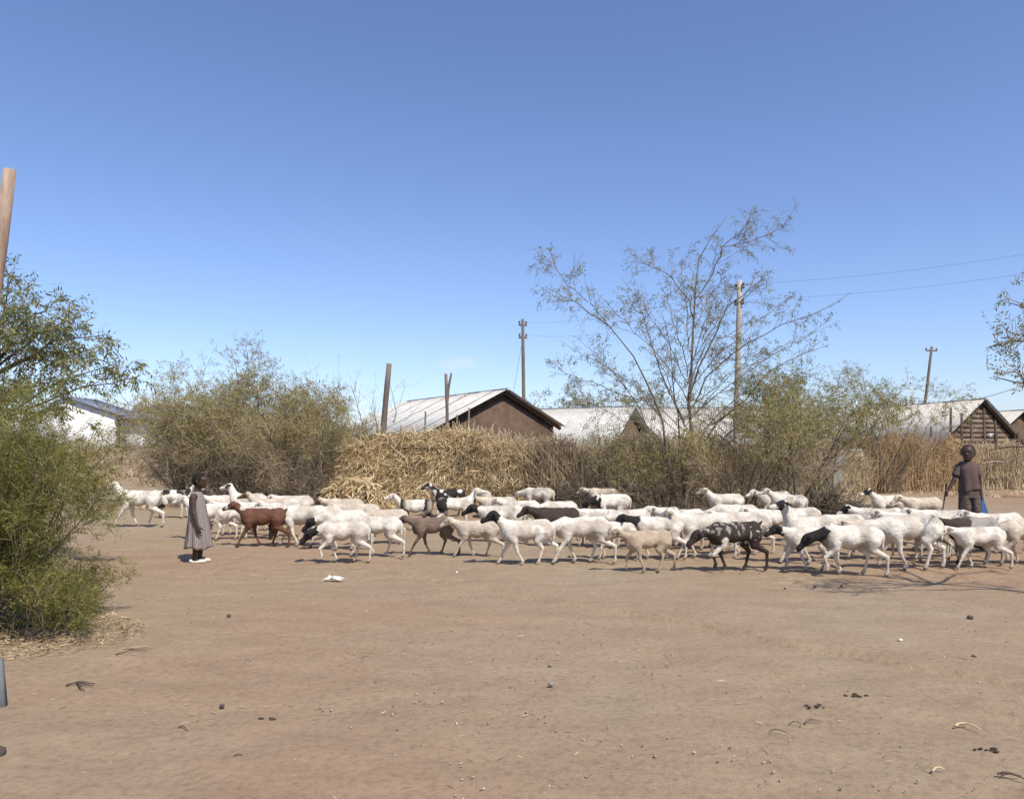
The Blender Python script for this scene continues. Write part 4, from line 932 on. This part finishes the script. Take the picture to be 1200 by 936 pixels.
def animal(cx, fy, s, yaw, sp_, coat, head, phase, label, turn=0., horns=False):
    n = animal.n = getattr(animal, 'n', 0) + 1
    g = G(cx, fy); yaw += (n * 37 % 23) - 11
    me, inf = make_animal(sp_, s, head, phase, turn, n, coat, .0125 if fy > 632 else .0155, .0025 if coat in ('cream', 'creambrown') else (.0012 if sp_ == 'sheep' else 0))
    o = put(sp_, me, None, g, R(yaw)); tag(o, label, sp_, 'flock of sheep and goats crossing the open ground')
    for sd in (-1, 1):
        q = put('eye', EYE, o, inf['hb'] + (inf['hd'] * .062 + inf['side'] * sd * .0455 + inf['up'] * .018) * inf['s'])
    if horns:
        for sd in (-1, 1):
            a = inf['hb'] + (inf['side'] * sd * .024 + inf['up'] * .052 + inf['hd'] * .005) * s; m = MB(); m.tube([a, a + (inf['up'] * .06 - inf['hd'] * .025 + inf['side'] * sd * .012) * s, a + (inf['up'] * .10 - inf['hd'] * .08 + inf['side'] * sd * .03) * s], [.015 * s, .011 * s, .004 * s], 7); m.build('horn', M_horn, o, True)
    return o
L_ = 180
A = animal
# ---- left end of the flock
A(163, 617, 1.16, 176, 'goat', 'white', 'up', 0, 'tall white goat half hidden behind the feathery green bush', 0)
A(204, 607, 1.0, 6, 'goat', 'pied2', 'up', 2, 'white goat with black saddle behind the girl, facing away from the bush', 20)
A(245, 633, 1.0, 172, 'goat', 'white', 'up', 1, 'white goat with its rump just past the girl in the checked dress')
A(262, 612, .92, 200, 'goat', 'brownhead', 'level', 3, 'small white goat with brown head behind the girl')
A(290, 615, 1.02, 184, 'sheep', 'eyepatch', 'high', 5, 'white sheep holding high a head with a black cheek patch')
A(280, 627, .95, 176, 'sheep', 'white', 'level', 2, 'white sheep right behind the reddish brown goat')
A(308, 641, .98, 184, 'goat', 'brown', 'up', 0, 'reddish brown goat walking through the white sheep')
A(318, 622, .98, 178, 'sheep', 'creambrown', 'up', 3, 'cream woolly sheep with brown face beyond the reddish brown goat')
A(345, 615, .95, 182, 'sheep', 'white', 'level', 1, 'white sheep of which only the back shows beyond the cream woolly sheep')
A(355, 640, 1.04, 183, 'sheep', 'blackhead', 'graze', 4, 'white sheep with dark lowered head behind the reddish brown goat')
A(402, 644, .96, 180, 'sheep', 'blackhead', 'low', 1, 'black headed white sheep tucked behind the lowered black head')
A(404, 621, .95, 182, 'sheep', 'creambrown', 'level', 2, 'cream sheep with brown face at the foot of the straw fence')
A(420, 629, .93, 178, 'sheep', 'cream', 'level', 5, 'cream sheep with round back before the straw fence')
A(402, 659, .90, 184, 'sheep', 'blackhead', 'low', 3, 'white sheep lowering its black head, ahead of an all white one')
A(442, 652, .93, 180, 'sheep', 'white', 'low', 0, 'white sheep close behind the one lowering its black head')
A(487, 621, .93, 178, 'goat', 'pied', 'up', 1, 'white faced goat with black shoulders and black rump')
A(508, 650, .87, 182, 'goat', 'greybrown', 'level', 0, 'grey brown goat walking alone before the pied goats')
A(533, 620, .98, 2, 'goat', 'blackrump', 'high', 5, 'white goat with black rump holding its head high')
A(526, 605, 1.0, 184, 'goat', 'spotted', 'up', 2, 'black goat with white spots against the straw fence')
A(570, 606, .95, 100, 'sheep', 'cream', 'low', 4, 'cream sheep seen from behind at the straw fence')
A(584, 617, .95, 183, 'sheep', 'creambrown', 'level', 3, 'cream sheep with brown face beside the straw fence end')
A(588, 636, .98, 181, 'sheep', 'blackhead', 'level', 1, 'black headed white sheep behind the cream lamb')
A(560, 653, .84, 184, 'sheep', 'cream', 'level', 0, 'small cream lamb following the grey brown goat')
A(617, 662, .96, 181, 'sheep', 'blackhead', 'up', 4, 'black headed white sheep striding behind the small cream lamb')
A(631, 602, 1.0, 165, 'sheep', 'greyback', 'low', 2, 'dusty white sheep beside the dark brushwood heap')
A(653, 640, .98, 180, 'sheep', 'black', 'level', 3, 'dark brown sheep between white sheep')
A(717, 615, 1.0, 183, 'sheep', 'blackneck', 'low', 1, 'white sheep with black head and neck near the tall thorn tree')
A(706, 601, .95, 178, 'sheep', 'cream', 'level', 0, 'pale cream sheep along the brush fence')
A(682, 660, 1.0, 178, 'sheep', 'white', 'low', 0, 'stout white sheep ahead of the tan goat')
A(722, 655, .86, 186, 'sheep', 'white', 'low', 2, 'small white sheep hidden behind the tan goat')
A(760, 670, .84, 182, 'goat', 'tan', 'level', 1, 'tan goat with darker face at the near edge of the flock')
A(770, 655, .96, 180, 'sheep', 'blackneck', 'level', 3, 'white sheep with black head and neck behind the tan goat')
A(775, 637, .96, 150, 'sheep', 'white', 'low', 5, 'white sheep with round rump below the tall thorn tree')
A(824, 654, 1.02, 182, 'sheep', 'greyface', 'level', 0, 'white sheep with grey face behind the black flecked goat')
A(872, 650, 1.0, 180, 'sheep', 'white', 'level', 1, 'white sheep whose back shows above the black flecked goat')
A(862, 669, 1.0, 183, 'goat', 'flecked', 'low', 3, 'black goat with white flecks over its shoulders')
A(851, 613, .98, 184, 'sheep', 'greyface', 'up', 2, 'dusty white sheep behind the thorn tree stems')
A(862, 634, .98, 178, 'sheep', 'white', 'low', 5, 'white sheep with sloping back behind the thorn tree')
A(908, 609, .98, 182, 'sheep', 'greyback', 'level', 0, 'dusty sheep behind the stems of the yellow green bush')
A(925, 613, .95, 176, 'sheep', 'greyback', 'up', 3, 'dusty sheep standing deep in the yellow green bush')
A(950, 660, 1.03, 181, 'sheep', 'eyepatch', 'high', 4, 'white sheep with raised head, black ear and cheek patch')
A(950, 668, .88, 181, 'sheep', 'blackhead', 'level', 1, 'black headed sheep below the patch faced one, foreleg lifted')
A(998, 674, .98, 180, 'sheep', 'blackneck', 'low', 3, 'white sheep with lowered black head and neck at the near edge of the flock')
A(1042, 615, .98, 184, 'sheep', 'eyepatch', 'up', 2, 'white sheep with dark patched face before the thatch fence')
A(1082, 618, .95, 180, 'sheep', 'cream', 'level', 0, 'cream sheep following along the thatch fence')
A(1032, 641, .98, 180, 'sheep', 'eyepatch', 'level', 5, 'white sheep with two dark eyes among white backs')
A(1067, 667, 1.12, 180, 'sheep', 'white', 'low', 1, 'large white sheep in front of the herd boy')
A(1105, 646, 1.0, 178, 'sheep', 'white', 'level', 4, 'white sheep whose rump shows beside the herd boy')
A(1142, 662, 1.0, 180, 'goat', 'grey', 'level', 2, 'dark fronted grey goat behind the white lamb')
A(1149, 666, .86, 183, 'sheep', 'white', 'level', 0, 'white lamb with pale face following the large white sheep')
A(1206, 661, .94, 180, 'sheep', 'cream', 'low', 3, 'pale sheep following the white lamb')

# ---- those packed between the others
PACKED = ['white sheep with lowered head between the reddish brown goat and the cream woolly sheep',
          'white sheep squeezed in beyond the rump of the reddish brown goat',
          'grey faced white sheep just ahead of the cream sheep at the straw fence',
          'cream sheep with lowered head following just ahead of the pied goat',
          'white sheep between the cream sheep and the dark brown sheep',
          'black headed sheep just beyond the dark brown sheep',
          'white sheep between the stout white sheep and a black necked one',
          'dusty backed sheep just beyond the tan goat',
          'white sheep just below the trunk of the tall thorn tree',
          'cream sheep beyond the grey faced sheep and the flecked goat',
          'white sheep right behind the flecked goat, beyond a raised head',
          'black headed sheep beyond the raised patch faced sheep',
          'white sheep with lowered head beyond a black necked sheep',
          'cream sheep between a black necked sheep and the large white sheep',
          'white sheep just beyond the large white sheep',
          'dusty backed sheep right behind the large white sheep',
          'white sheep beyond the dark fronted grey goat',
          'black headed sheep just before the legs of the herd boy']
for i, (cx, fy, s_, yaw, coat, hd) in enumerate(((300, 632, .9, 190, 'white', 'low'), (333, 629, .95, 172, 'white', 'level'), (376, 633, .92, 186, 'greyface', 'level'), (452, 637, .9, 195, 'cream', 'low'), (610, 624, .95, 174, 'white', 'level'), (655, 622, .9, 188, 'blackhead', 'low'), (700, 640, .95, 170, 'white', 'level'), (742, 641, .95, 186, 'greyback', 'low'),
        (800, 641, .95, 178, 'white', 'level'), (838, 644, .9, 190, 'cream', 'low'), (908, 640, .95, 175, 'white', 'level'), (938, 634, .9, 186, 'blackhead', 'level'), (986, 651, .95, 172, 'white', 'low'), (1020, 656, .9, 188, 'cream', 'level'), (1066, 646, .95, 178, 'white', 'level'), (1092, 656, .9, 184, 'greyback', 'low'), (1170, 648, .95, 176, 'white', 'level'), (1128, 652, .85, 190, 'blackhead', 'low'))):
    A(cx, fy, s_, yaw, 'sheep', coat, hd, (i * 5 + 2) % 6, PACKED[i])

# ================================================================== people
def hand(b, w_, d, pl, th, curl, s=1., g='hand', k=.006):
    """palm at wrist w_, pointing along d, palm facing pl, thumb towards th"""
    d, pl, th = (norm(np.array(q, float)) for q in (d, pl, th)); w_ = np.array(w_, float)
    pc = w_ + d * .035 * s; b.ell(pc, np.array((.040, .030, .015)) * s, .01, g, np.stack([d, th, pl], 1))
    for i, (off, L) in enumerate(((.022, .050), (.008, .056), (-.007, .052), (-.020, .042))):
        a = w_ + d * .062 * s + th * off * s; c = R(curl * (1 + .1 * i)); d1 = d * math.cos(c * .5) + pl * math.sin(c * .5); d2 = d * math.cos(c * 1.5) + pl * math.sin(c * 1.5)
        m_ = a + d1 * L * .5 * s; b.cone(a, m_, .0078 * s, .0072 * s, k, g); b.cone(m_, m_ + d2 * L * .5 * s, .0072 * s, .006 * s, k, g)
    a = w_ + d * .022 * s + th * .024 * s; m_ = a + norm(d * .7 + th * .7 + pl * .3) * .032 * s
    b.cone(a, m_, .010 * s, .0085 * s, k, g); b.cone(m_, m_ + norm(d * .9 + th * .2 + pl * .5) * .026 * s, .0085 * s, .0068 * s, k, g)
def head_sdf(b, c, fw, r, lat):
    """head centred at c, looking along fw"""
    fw = norm(np.array(fw, float)); lat = norm(np.cross((0, 0, 1), fw)); up = np.cross(fw, lat); c = np.array(c, float); M = np.stack([fw, lat, up], 1)
    b.ell(c + up * r * .12, np.array((.98, .80, .95)) * r, .02, 'head', M); b.ell(c + fw * r * .25 - up * r * .45, np.array((.62, .58, .62)) * r, .03, 'head', M)
    b.cone(c + fw * r * .88 + up * r * .10, c + fw * r * 1.04 - up * r * .22, r * .07, r * .15, .02, 'head')
    b.ell(c + fw * r * .88 - up * r * .55, np.array((.14, .27, .10)) * r, .012, 'head', M); b.ell(c + fw * r * .70 - up * r * .86, np.array((.22, .24, .16)) * r, .02, 'head', M)
    b.ell(c + fw * r * .86 + up * r * .28, np.array((.10, .5, .10)) * r, .03, 'head', M)
    for sd in (-1, 1): b.ell(c + lat * sd * r * .84 - fw * r * .08 - up * r * .1, np.array((.16, .08, .26)) * r, .01, 'head', M)
    return fw, lat, up
def hair_mesh(c, fw, r):
    fw = norm(np.array(fw, float)); lat = norm(np.cross((0, 0, 1), fw)); up = np.cross(fw, lat); c = np.array(c, float); b = SDF(c - 1.5 * r, c + 1.6 * r, .007); M = np.stack([fw, lat, up], 1)
    b.ell(c + up * r * .19 - fw * r * .10, np.array((1.0, .86, .96)) * r, .02, 'hair', M); b.ell(c - fw * r * .45 - up * r * .2, np.array((.55, .68, .6)) * r, .03, 'hair', M)
    V, F = b.mesh(); V = V + norm(V - c) * (.006 * (vnoise(V * 95, 4) - .5))[:, None]
    return sdf_mesh('hair', V, F, M_hair)
def loft(rows, n=40, fold=.05, nf=9, seed=0, close_top=True):
    """rows: (z, cx, cy, rx, ry, fold weight)"""
    a = np.linspace(0, 2 * math.pi, n, endpoint=False); V = []
    zs = np.array([r[0] for r in rows]); fine = np.linspace(zs[0], zs[-1], 26); R_ = [np.interp(fine, zs[::-1] if zs[0] > zs[-1] else zs, [r[i] for r in (rows[::-1] if zs[0] > zs[-1] else rows)]) for i in range(6)]
    for z, cx, cy, rx, ry, fw in zip(fine, *R_[1:]):
        m = 1 + fold * fw * (np.sin(nf * a + seed + z * 3) + .5 * np.sin((nf * 2 - 3) * a + seed * 2 - z * 5)); V.append(np.stack([cx + rx * m * np.cos(a), cy + ry * m * np.sin(a), np.full(n, z) + .006 * fw * np.sin(3 * a + seed)], -1))
    V = np.array(V); K = len(V); idx = np.arange(K * n).reshape(K, n); nx = np.roll(idx, -1, 1); q = np.stack([idx[:-1], idx[1:], nx[1:], nx[:-1]], -1).reshape(-1, 4)
    return V.reshape(-1, 3), q, K, n
def cloth_obj(name, V, q, K, n, mat, parent, thick=.006):
    mb = MB(); mb.add(V, q); me = mb.mesh(name, mat, True)
    uv = me.uv_layers.new(name='UVMap'); li = np.zeros(len(me.loops), np.int32); me.loops.foreach_get('vertex_index', li)
    U = (li % n) / n; W = V[li, 2]; fq = li.reshape(-1, 4); u4 = U.reshape(-1, 4).copy(); wrap = (u4.max(1) - u4.min(1)) > .5; u4[wrap] = np.where(u4[wrap] < .5, u4[wrap] + 1, u4[wrap])
    uv.data.foreach_set('uv', np.stack([u4.ravel(), W], -1).astype(np.float32).ravel())
    o = put(name, me, parent); md = o.modifiers.new('thick', 'SOLIDIFY'); md.thickness = thick; md.offset = 1; return o

def girl():
    g = G(231, 659); b = SDF((-.26, -.30, -.02), (.30, .30, 1.22), .0065)
    hc = np.array((.012, 0, 1.035)); r = .092
    fw, lat, up = head_sdf(b, hc, (1, -.12, -.10), r, None)
    b.cone((-.012, 0, .98), (-.028, 0, .87), .038, .040, .03, 'neck'); b.cone((-.03, -.09, .835), (-.03, .09, .835), .042, .042, .03, 'torso')
    b.cone((-.025, 0, .80), (-.01, 0, .62), .085, .080, .04, 'torso'); b.cone((-.01, 0, .62), (-.01, 0, .52), .085, .095, .04, 'torso')
    # arms: hanging, the hand of the seen arm in front of the skirt
    for sd, el, wr in ((-1, (.005, -.160, .635), (.062, -.185, .475)), (1, (.01, .16, .635), (.08, .17, .49))):
        b.cone((-.03, sd * .118, .825), el, .036, .027, .03, 'arm'); b.cone(el, wr, .027, .0195, .015, 'arm'); d = norm(np.array((.25, 0, -1.)))
        hand(b, wr, d, (0, -sd, 0.05), (1, 0, .2), 28, .92)
    # standing leg and the other, lifted a little behind
    b.cone((-.01, -.045, .50), (.005, -.05, .28), .062, .044, .03, 'leg'); b.cone((.005, -.05, .28), (-.015, -.05, .07), .043, .028, .02, 'leg'); b.cone((-.03, -.05, .035), (.075, -.055, .022), .028, .020, .02, 'foot')
    b.cone((-.01, .045, .50), (.025, .05, .28), .062, .044, .03, 'leg'); b.cone((.025, .05, .28), (.015, .05, .07), .042, .028, .02, 'leg'); b.cone((.0, .05, .035), (.105, .055, .022), .027, .020, .02, 'foot')
    V, F = b.mesh(); o = put('person', sdf_mesh('person', V, F, M_skin), None, g, R(2)); tag(o, 'child in grey checked sleeveless dress and cream shoe watching the passing flock', 'person')
    put('hair', hair_mesh(hc, fw, r), o)
    for sd in (-1, 1):
        put('eye', ball_mesh('eye', .009, M_eye), o, hc + fw * r * .78 + lat * sd * r * .36 + up * r * .08)
    rows = [(.895, -.026, 0, .050, .062, 0), (.862, -.026, 0, .066, .088, 0), (.80, -.022, 0, .090, .100, .1), (.70, -.012, 0, .098, .105, .25), (.62, -.004, 0, .104, .112, .6), (.45, .006, 0, .124, .130, 1.3), (.28, .012, 0, .142, .146, 1.8), (.185, .014, 0, .150, .155, 2.2)]
    V, q, K, n = loft(rows, 56, .055, 9, 1.3); cloth_obj('dress', V, q, K, n, M_check, o)
    for (cx, cy, z, an) in ((0.01, -.052, 0, 0), (.035, .052, 0, 0)):
        s_ = SDF((-.12, -.08, -.03), (.16, .08, .09), .005); s_.ell((.012, 0, .016), (.102, .036, .016), .01); s_.ell((-.06, 0, .03), (.032, .032, .022), .015); s_.ell((.065, 0, .028), (.05, .034, .020), .015)
        V, F = s_.mesh(); V[:, 2] = np.maximum(V[:, 2], 0); sh = put('shoe', sdf_mesh('shoe', V, F, M_shoe), o, (cx, cy, z + .002)); sh.rotation_euler.y = -an
girl()

def boy():
    g = G(1138, 643); b = SDF((-.30, -.46, -.02), (.30, .42, 1.60), .0075)
    # local +X is the way he faces; local +Y is his left
    hc = np.array((.02, 0, 1.385)); r = .108
    fw, lat, up = head_sdf(b, hc, (1, -.62, .0), r, None)
    b.cone((-.005, 0, 1.33), (-.02, 0, 1.22), .046, .048, .03, 'neck'); b.cone((-.02, -.09, 1.19), (-.02, .09, 1.19), .048, .048, .04, 'torso'); b.cone((-.01, 0, 1.15), (0, 0, .92), .088, .085, .05, 'torso'); b.cone((0, -.03, .86), (0, .03, .86), .085, .085, .04, 'torso')
    for sd, sh, el, wr, d, pl, th in ((-1, (-.02, -.118, 1.185), (.02, -.205, .985), (.06, -.315, .83), (.25, -.55, -.8), (.2, .9, .1), (.9, -.1, .3)), (1, (-.02, .118, 1.185), (-.045, .168, .955), (.0, .165, .775), (.1, 0, -1), (0, -1, 0), (1, 0, 0))):
        b.cone(sh, el, .038, .029, .03, 'arm'); b.cone(el, wr, .029, .021, .02, 'arm'); hand(b, wr, d, pl, th, 62, 1.05)
    for sd in (-1, 1):
        b.cone((0, sd * .055, .84), (.02, sd * .068, .47), .066, .046, .03, 'leg'); b.cone((.02, sd * .068, .47), (-.015, sd * .075, .09), .045, .030, .02, 'leg'); b.cone((-.03, sd * .08, .045), (.13, sd * .10, .022), .036, .023, .02, 'foot')
        for t_ in range(5): b.cone((.125, sd * (.082 + .011 * t_), .018), (.158 - .007 * t_, sd * (.084 + .012 * t_), .014), .011, .009, .005, 'foot')
    V, F = b.mesh(); o = put('person', sdf_mesh('person', V, F, M_skin), None, g, R(-98)); tag(o, 'boy in brown shirt and shorts holding a stick behind the flock', 'person')
    put('hair', hair_mesh(hc, fw, r * .97), o)
    for sd in (-1, 1): put('eye', ball_mesh('eye', .0095, M_eye), o, hc + fw * r * .78 + lat * sd * r * .36 + up * r * .08)
    rows = [(1.255, -.012, 0, .062, .075, 0), (1.225, -.014, 0, .080, .115, 0), (1.16, -.012, 0, .102, .132, .3), (1.05, -.004, 0, .104, .122, .8), (.95, 0, .005, .106, .122, 1.2), (.84, .004, .008, .118, .135, 1.8)]
    V, q, K, n = loft(rows, 48, .045, 5, 2.1); V[:, 2] += .05 * (V[:, 1] / .16) * np.clip((1.0 - V[:, 2]) / .16, 0, 1); cloth_obj('shirt', V, q, K, n, M_shirt, o, .008)
    for sd, a, c in ((-1, (-.02, -.113, 1.195), (.008, -.180, 1.045)), (1, (-.02, .113, 1.195), (-.038, .155, 1.035))):
        s_ = MB(); a, c = np.array(a), np.array(c); s_.tube(resample([a, a * .5 + c * .5, c], 6), [.050, .052, .050, .049, .050, .052], 14, cap=False); sl_ = s_.build('sleeve', M_shirt, o, True); md = sl_.modifiers.new('thick', 'SOLIDIFY'); md.thickness = .006
    V, q, K, n = loft([(.90, 0, 0, .098, .112, .2), (.80, 0, 0, .106, .130, .5), (.735, .004, 0, .098, .134, .6)], 40, .03, 6, .4); cloth_obj('shorts', V, q, K, n, M_shorts, o, .006)
    for sd in (-1, 1):
        V, q, K, n = loft([(.77, .004, sd * .066, .092, .068, .3), (.65, .012, sd * .070, .090, .072, .8), (.525, .018, sd * .074, .094, .078, 1.2)], 30, .05, 5, sd + .3); cloth_obj('shorts_leg', V, q, K, n, M_shorts, o, .006)
    bpy.context.view_layer.update(); M = o.matrix_world
    hp = np.array(M @ Vector((.068, -.355, .785)))
    m = MB(); d = norm(np.array((-.16, .05, -1.))); m.tube(resample([-d * .16, d * .1 + [.006, 0, 0], d * .42, d * .70 + [.01, 0, 0]], 9), np.linspace(.011, .007, 9), 7)
    st = m.build('herding_stick', M_darkwood, None, True); st.location = hp; tag(st, 'thin dark stick in the hand of the boy in brown', 'stick')
    # blue cloth bag hanging from his other hand
    hp = np.array(M @ Vector((.06, .155, .70)))
    a = np.linspace(0, 2 * math.pi, 20, endpoint=False); rows = [(.05, .012, .010), (0, .018, .012), (-.06, .040, .024), (-.14, .068, .038), (-.22, .090, .045), (-.285, .100, .040), (-.30, .092, .028)]
    V = []; 
    for z, rx, ry in rows: f = 1 + .10 * np.sin(5 * a + z * 9) * (1 if z < -.03 else 0); V.append(np.stack([rx * f * np.cos(a) - .02 * (z / -.3), ry * f * np.sin(a), np.full(20, z) + .012 * np.sin(2 * a) * (z < -.2)], -1))
    idx = np.arange(len(rows) * 20).reshape(-1, 20); nx = np.roll(idx, -1, 1); m = MB(); V = np.array(V); m.add(V, np.stack([idx[:-1], idx[1:], nx[1:], nx[:-1]], -1), [[idx[-1, 0], idx[-1, j + 1], idx[-1, j]] for j in range(1, 19)])
    bgo = m.build('cloth_bag', M_bag, None, True); bgo.location = hp; tag(bgo, 'small blue cloth bag hanging from the boy in brown', 'bag')
boy()

# ================================================================== litter and loose things on the ground
rng = np.random.default_rng(77)
def lump(r, rg, n=7, sq=(1, .8, .6)):
    th = np.linspace(0, math.pi, n); m = MB(); m.tube(np.stack([0 * th, 0 * th, -np.cos(th)], -1), np.maximum(np.sin(th), 1e-3), 9)
    V = m.v[0]; V = V * (1 + .45 * (vnoise(V * 1.7 + rg.random() * 99, 2) - .5))[:, None] * np.array(sq) * r; V[:, 2] -= V[:, 2].min() * .8
    return V, m.f4[0]
def lump_obj(name, px, py, r, mat, label, cat, sq=(1, .8, .6), group=None):
    V, q = lump(r, rng, sq=sq); m = MB(); m.add(V, q); o = m.build(name, mat, None, True); o.location = G(px, py); o.rotation_euler.z = rng.uniform(0, 6); tag(o, label, cat, group); return o
for (px, py, r, mat, lab) in ((646, 803, .021, M_stone, 'rounded grey stone on the open ground'), (645, 780, .015, M_stone, 'small pale stone near the rounded grey stone'), (260, 829, .018, M_darkstone, 'small dark stone on the open dirt'), (268, 722, .020, M_darkstone, 'small dark stone near the child'), (1137, 725, .030, M_darkstone, 'dark stone beyond the shallow groove'),
                              (1055, 751, .020, M_paper, 'small white stone beside the shallow groove'), (1142, 769, .018, M_stone, 'small grey stone past the shallow groove'), (535, 671, .018, M_paper, 'small white stone close behind the lamb tracks'), (955, 688, .017, M_darkstone, 'small dark clod before the flock'), (920, 690, .015, M_darkstone, 'small dark clod before the flock'), (986, 687, .016, M_darkstone, 'small dark clod before the flock')):
    lump_obj('stone', px, py, r, mat, lab, 'stone', group='stones and clods on the ground')
lump_obj('stone', -3, 890, .032, M_darkstone, 'dark stone lying near the blue grey plank', 'stone', (1, .8, 1.1), 'stones and clods on the ground')
def dung(px, py, R_, n, label):
    o = empty('dung_patch', G(px, py))
    for i in range(n):
        m = MB(); V, q = lump(rng.uniform(.006, .013), rng, sq=(1.3, .9, .5)); a = rng.uniform(0, 6.28); r = R_ * math.sqrt(rng.random()); m.add(V + [r * math.cos(a) * 1.5, r * math.sin(a) * .8, 0], q); m.build('dung_lump', M_dung, o, True)
    tag(o, label, 'dung', 'dung on the ground')
dung(953, 827, .05, 9, 'dark scattered dung with straw bits on the open ground'); dung(1003, 815, .045, 8, 'compact dark dung beside the scattered dung'); dung(1158, 879, .04, 8, 'dark dung past the pale splinter'); dung(317, 841, .05, 4, 'thin line of dung crumbs')
def twig(px, py, L, r, mat, label, n=3, cat='twig', group='twigs and straws on the ground'):
    m = MB()
    for i in range(n):
        a = rng.uniform(-.9, .9); c = rng.normal(size=2) * L * .18; p = np.array([[(t - .5) * L * math.cos(a) + c[0], (t - .5) * L * math.sin(a) + c[1] + .10 * L * math.sin(t * 5 + i), r + .012 * math.sin(t * 3)] for t in np.linspace(0, 1, 6)]); m.tube(p, np.linspace(r, r * .5, 6), 6)
    o = m.build('fallen_twig', mat, None, True); o.location = G(px, py); tag(o, label, cat, group)
twig(98, 803, .17, .006, M_darkwood, 'dark forked twig lying on the dirt near the bush', 3); twig(950, 846, .10, .004, M_post, 'thin grey twig below the scattered dung', 2); twig(935, 850, .07, .003, M_darkwood, 'short dark twig below the scattered dung', 1); twig(1131, 852, .09, .006, M_straw, 'pale splinter lying on the reddish dirt', 2)
twig(1105, 905, .07, .005, M_straw, 'pale straw near the lower dung', 1); twig(215, 855, .08, .004, M_darkwood, 'short dark twig on the open dirt', 1); twig(284, 886, .05, .004, M_darkwood, 'tiny dark twig on the open dirt', 1); twig(1186, 908, .09, .005, M_darkwood, 'dark twig at the reddish dirt edge', 2); twig(428, 771, .06, .003, M_darkwood, 'thin dark twig on the grey dirt', 1); twig(912, 860, .09, .004, M_post, 'grey twig lying alone', 1)
twig(165, 760, .16, .005, M_litter, 'pale dry stalks lying out from the bush', 3); twig(150, 765, .22, .004, M_darkwood, 'long thin twig beside the bush litter', 1)
def crumple():
    nu, nv = 16, 10; u, v = np.meshgrid(np.linspace(-1, 1, nu), np.linspace(-1, 1, nv), indexing='ij'); z = .012 + .055 * vnoise(np.stack([u * 3, v * 2.5, u * 0], -1), 5) * np.clip(1.2 - u * u - v * v * .6, .15, 1)
    x = u * .10 * (1 + .3 * np.sin(v * 4)); y = v * .06 * (1 + .3 * np.sin(u * 5)); idx = np.arange(nu * nv).reshape(nu, nv); m = MB(); m.add(np.stack([x, y, z], -1), np.stack([idx[:-1, :-1], idx[1:, :-1], idx[1:, 1:], idx[:-1, 1:]], -1))
    o = m.build('crumpled_plastic', M_paper); o.location = G(390, 680); md = o.modifiers.new('thick', 'SOLIDIFY'); md.thickness = .004; tag(o, 'crumpled dirty white plastic on the open ground', 'litter')
crumple()
# fine gravel and chaff over the open ground, leaf litter under the near bush
def scatter():
    N = 1300; y = 2.6 * (11 / 2.6) ** rng.random(N); x = rng.uniform(-.70, .70, N) * y; m = MB(); r = rng.uniform(.0025, .0075, N) * (1 + .05 * y)
    k = n2(x * 1.1, y * 1.1, 14); sel = rng.random(N) < .25 + 1.2 * sstep(.4, .7, k); x, y, r = x[sel], y[sel], r[sel]; N = len(x)
    oc = np.array([[1, 0, 0], [0, 1, 0], [-1, 0, 0], [0, -1, 0], [0, 0, .7], [0, 0, -.6]]); V = np.stack([x, y, np.zeros(N)], -1)[:, None] + oc[None] * r[:, None, None] * rng.uniform(.6, 1.5, (N, 6, 1))
    V[..., 2] += .004; f = np.array([[0, 1, 4], [1, 2, 4], [2, 3, 4], [3, 0, 4], [1, 0, 5], [2, 1, 5], [3, 2, 5], [0, 3, 5]]); m.add(V, None, (f[None] + np.arange(N)[:, None, None] * 6).reshape(-1, 3), np.repeat(rng.random(N), 6))
    o = m.build('gravel', tintmat('mixed_gravel', [(.10, .08, .065), (.24, .19, .145), (.40, .32, .24), (.62, .55, .45)], .9), kind='stuff'); tag(o, 'fine gravel and crumbs strewn over the bare dirt', 'gravel')
    m = MB(); N = 4200; a = rng.uniform(0, 6.28, N); rr = rng.random(N) ** .8; x = -3.85 + rr * np.cos(a) * .95; y = 6.05 + rr * np.sin(a) * .8; d = norm(np.stack([rng.normal(size=N), rng.normal(size=N), rng.normal(size=N) * .25], -1))
    p = np.stack([x, y, .006 + .05 * rng.random(N) * (1 - rr)], -1); rb = drop_strips(rng, p, d, rng.uniform(.02, .09, N), 4, .05); rb[..., 2] = np.maximum(rb[..., 2], .004); m.ribbons(rb, rng.uniform(.003, .010, N), rng)
    o = m.build('leaf_litter', M_litter, kind='stuff'); tag(o, 'pale dry straw and leaf litter under the feathery bush', 'leaf litter')
    m = MB(); N = 500; y = 3 * (10 / 3) ** rng.random(N); x = rng.uniform(-.68, .68, N) * y; rb = drop_strips(rng, np.stack([x, y, np.full(N, .006)], -1), rng.normal(size=(N, 3)) * [1, 1, .05], rng.uniform(.02, .07, N), 4, .0); rb[..., 2] = .006; m.ribbons(rb, rng.uniform(.003, .007, N), rng)
    o = m.build('chaff', M_litter, kind='stuff'); tag(o, 'bits of chaff and straw strewn over the open ground', 'chaff')
scatter()
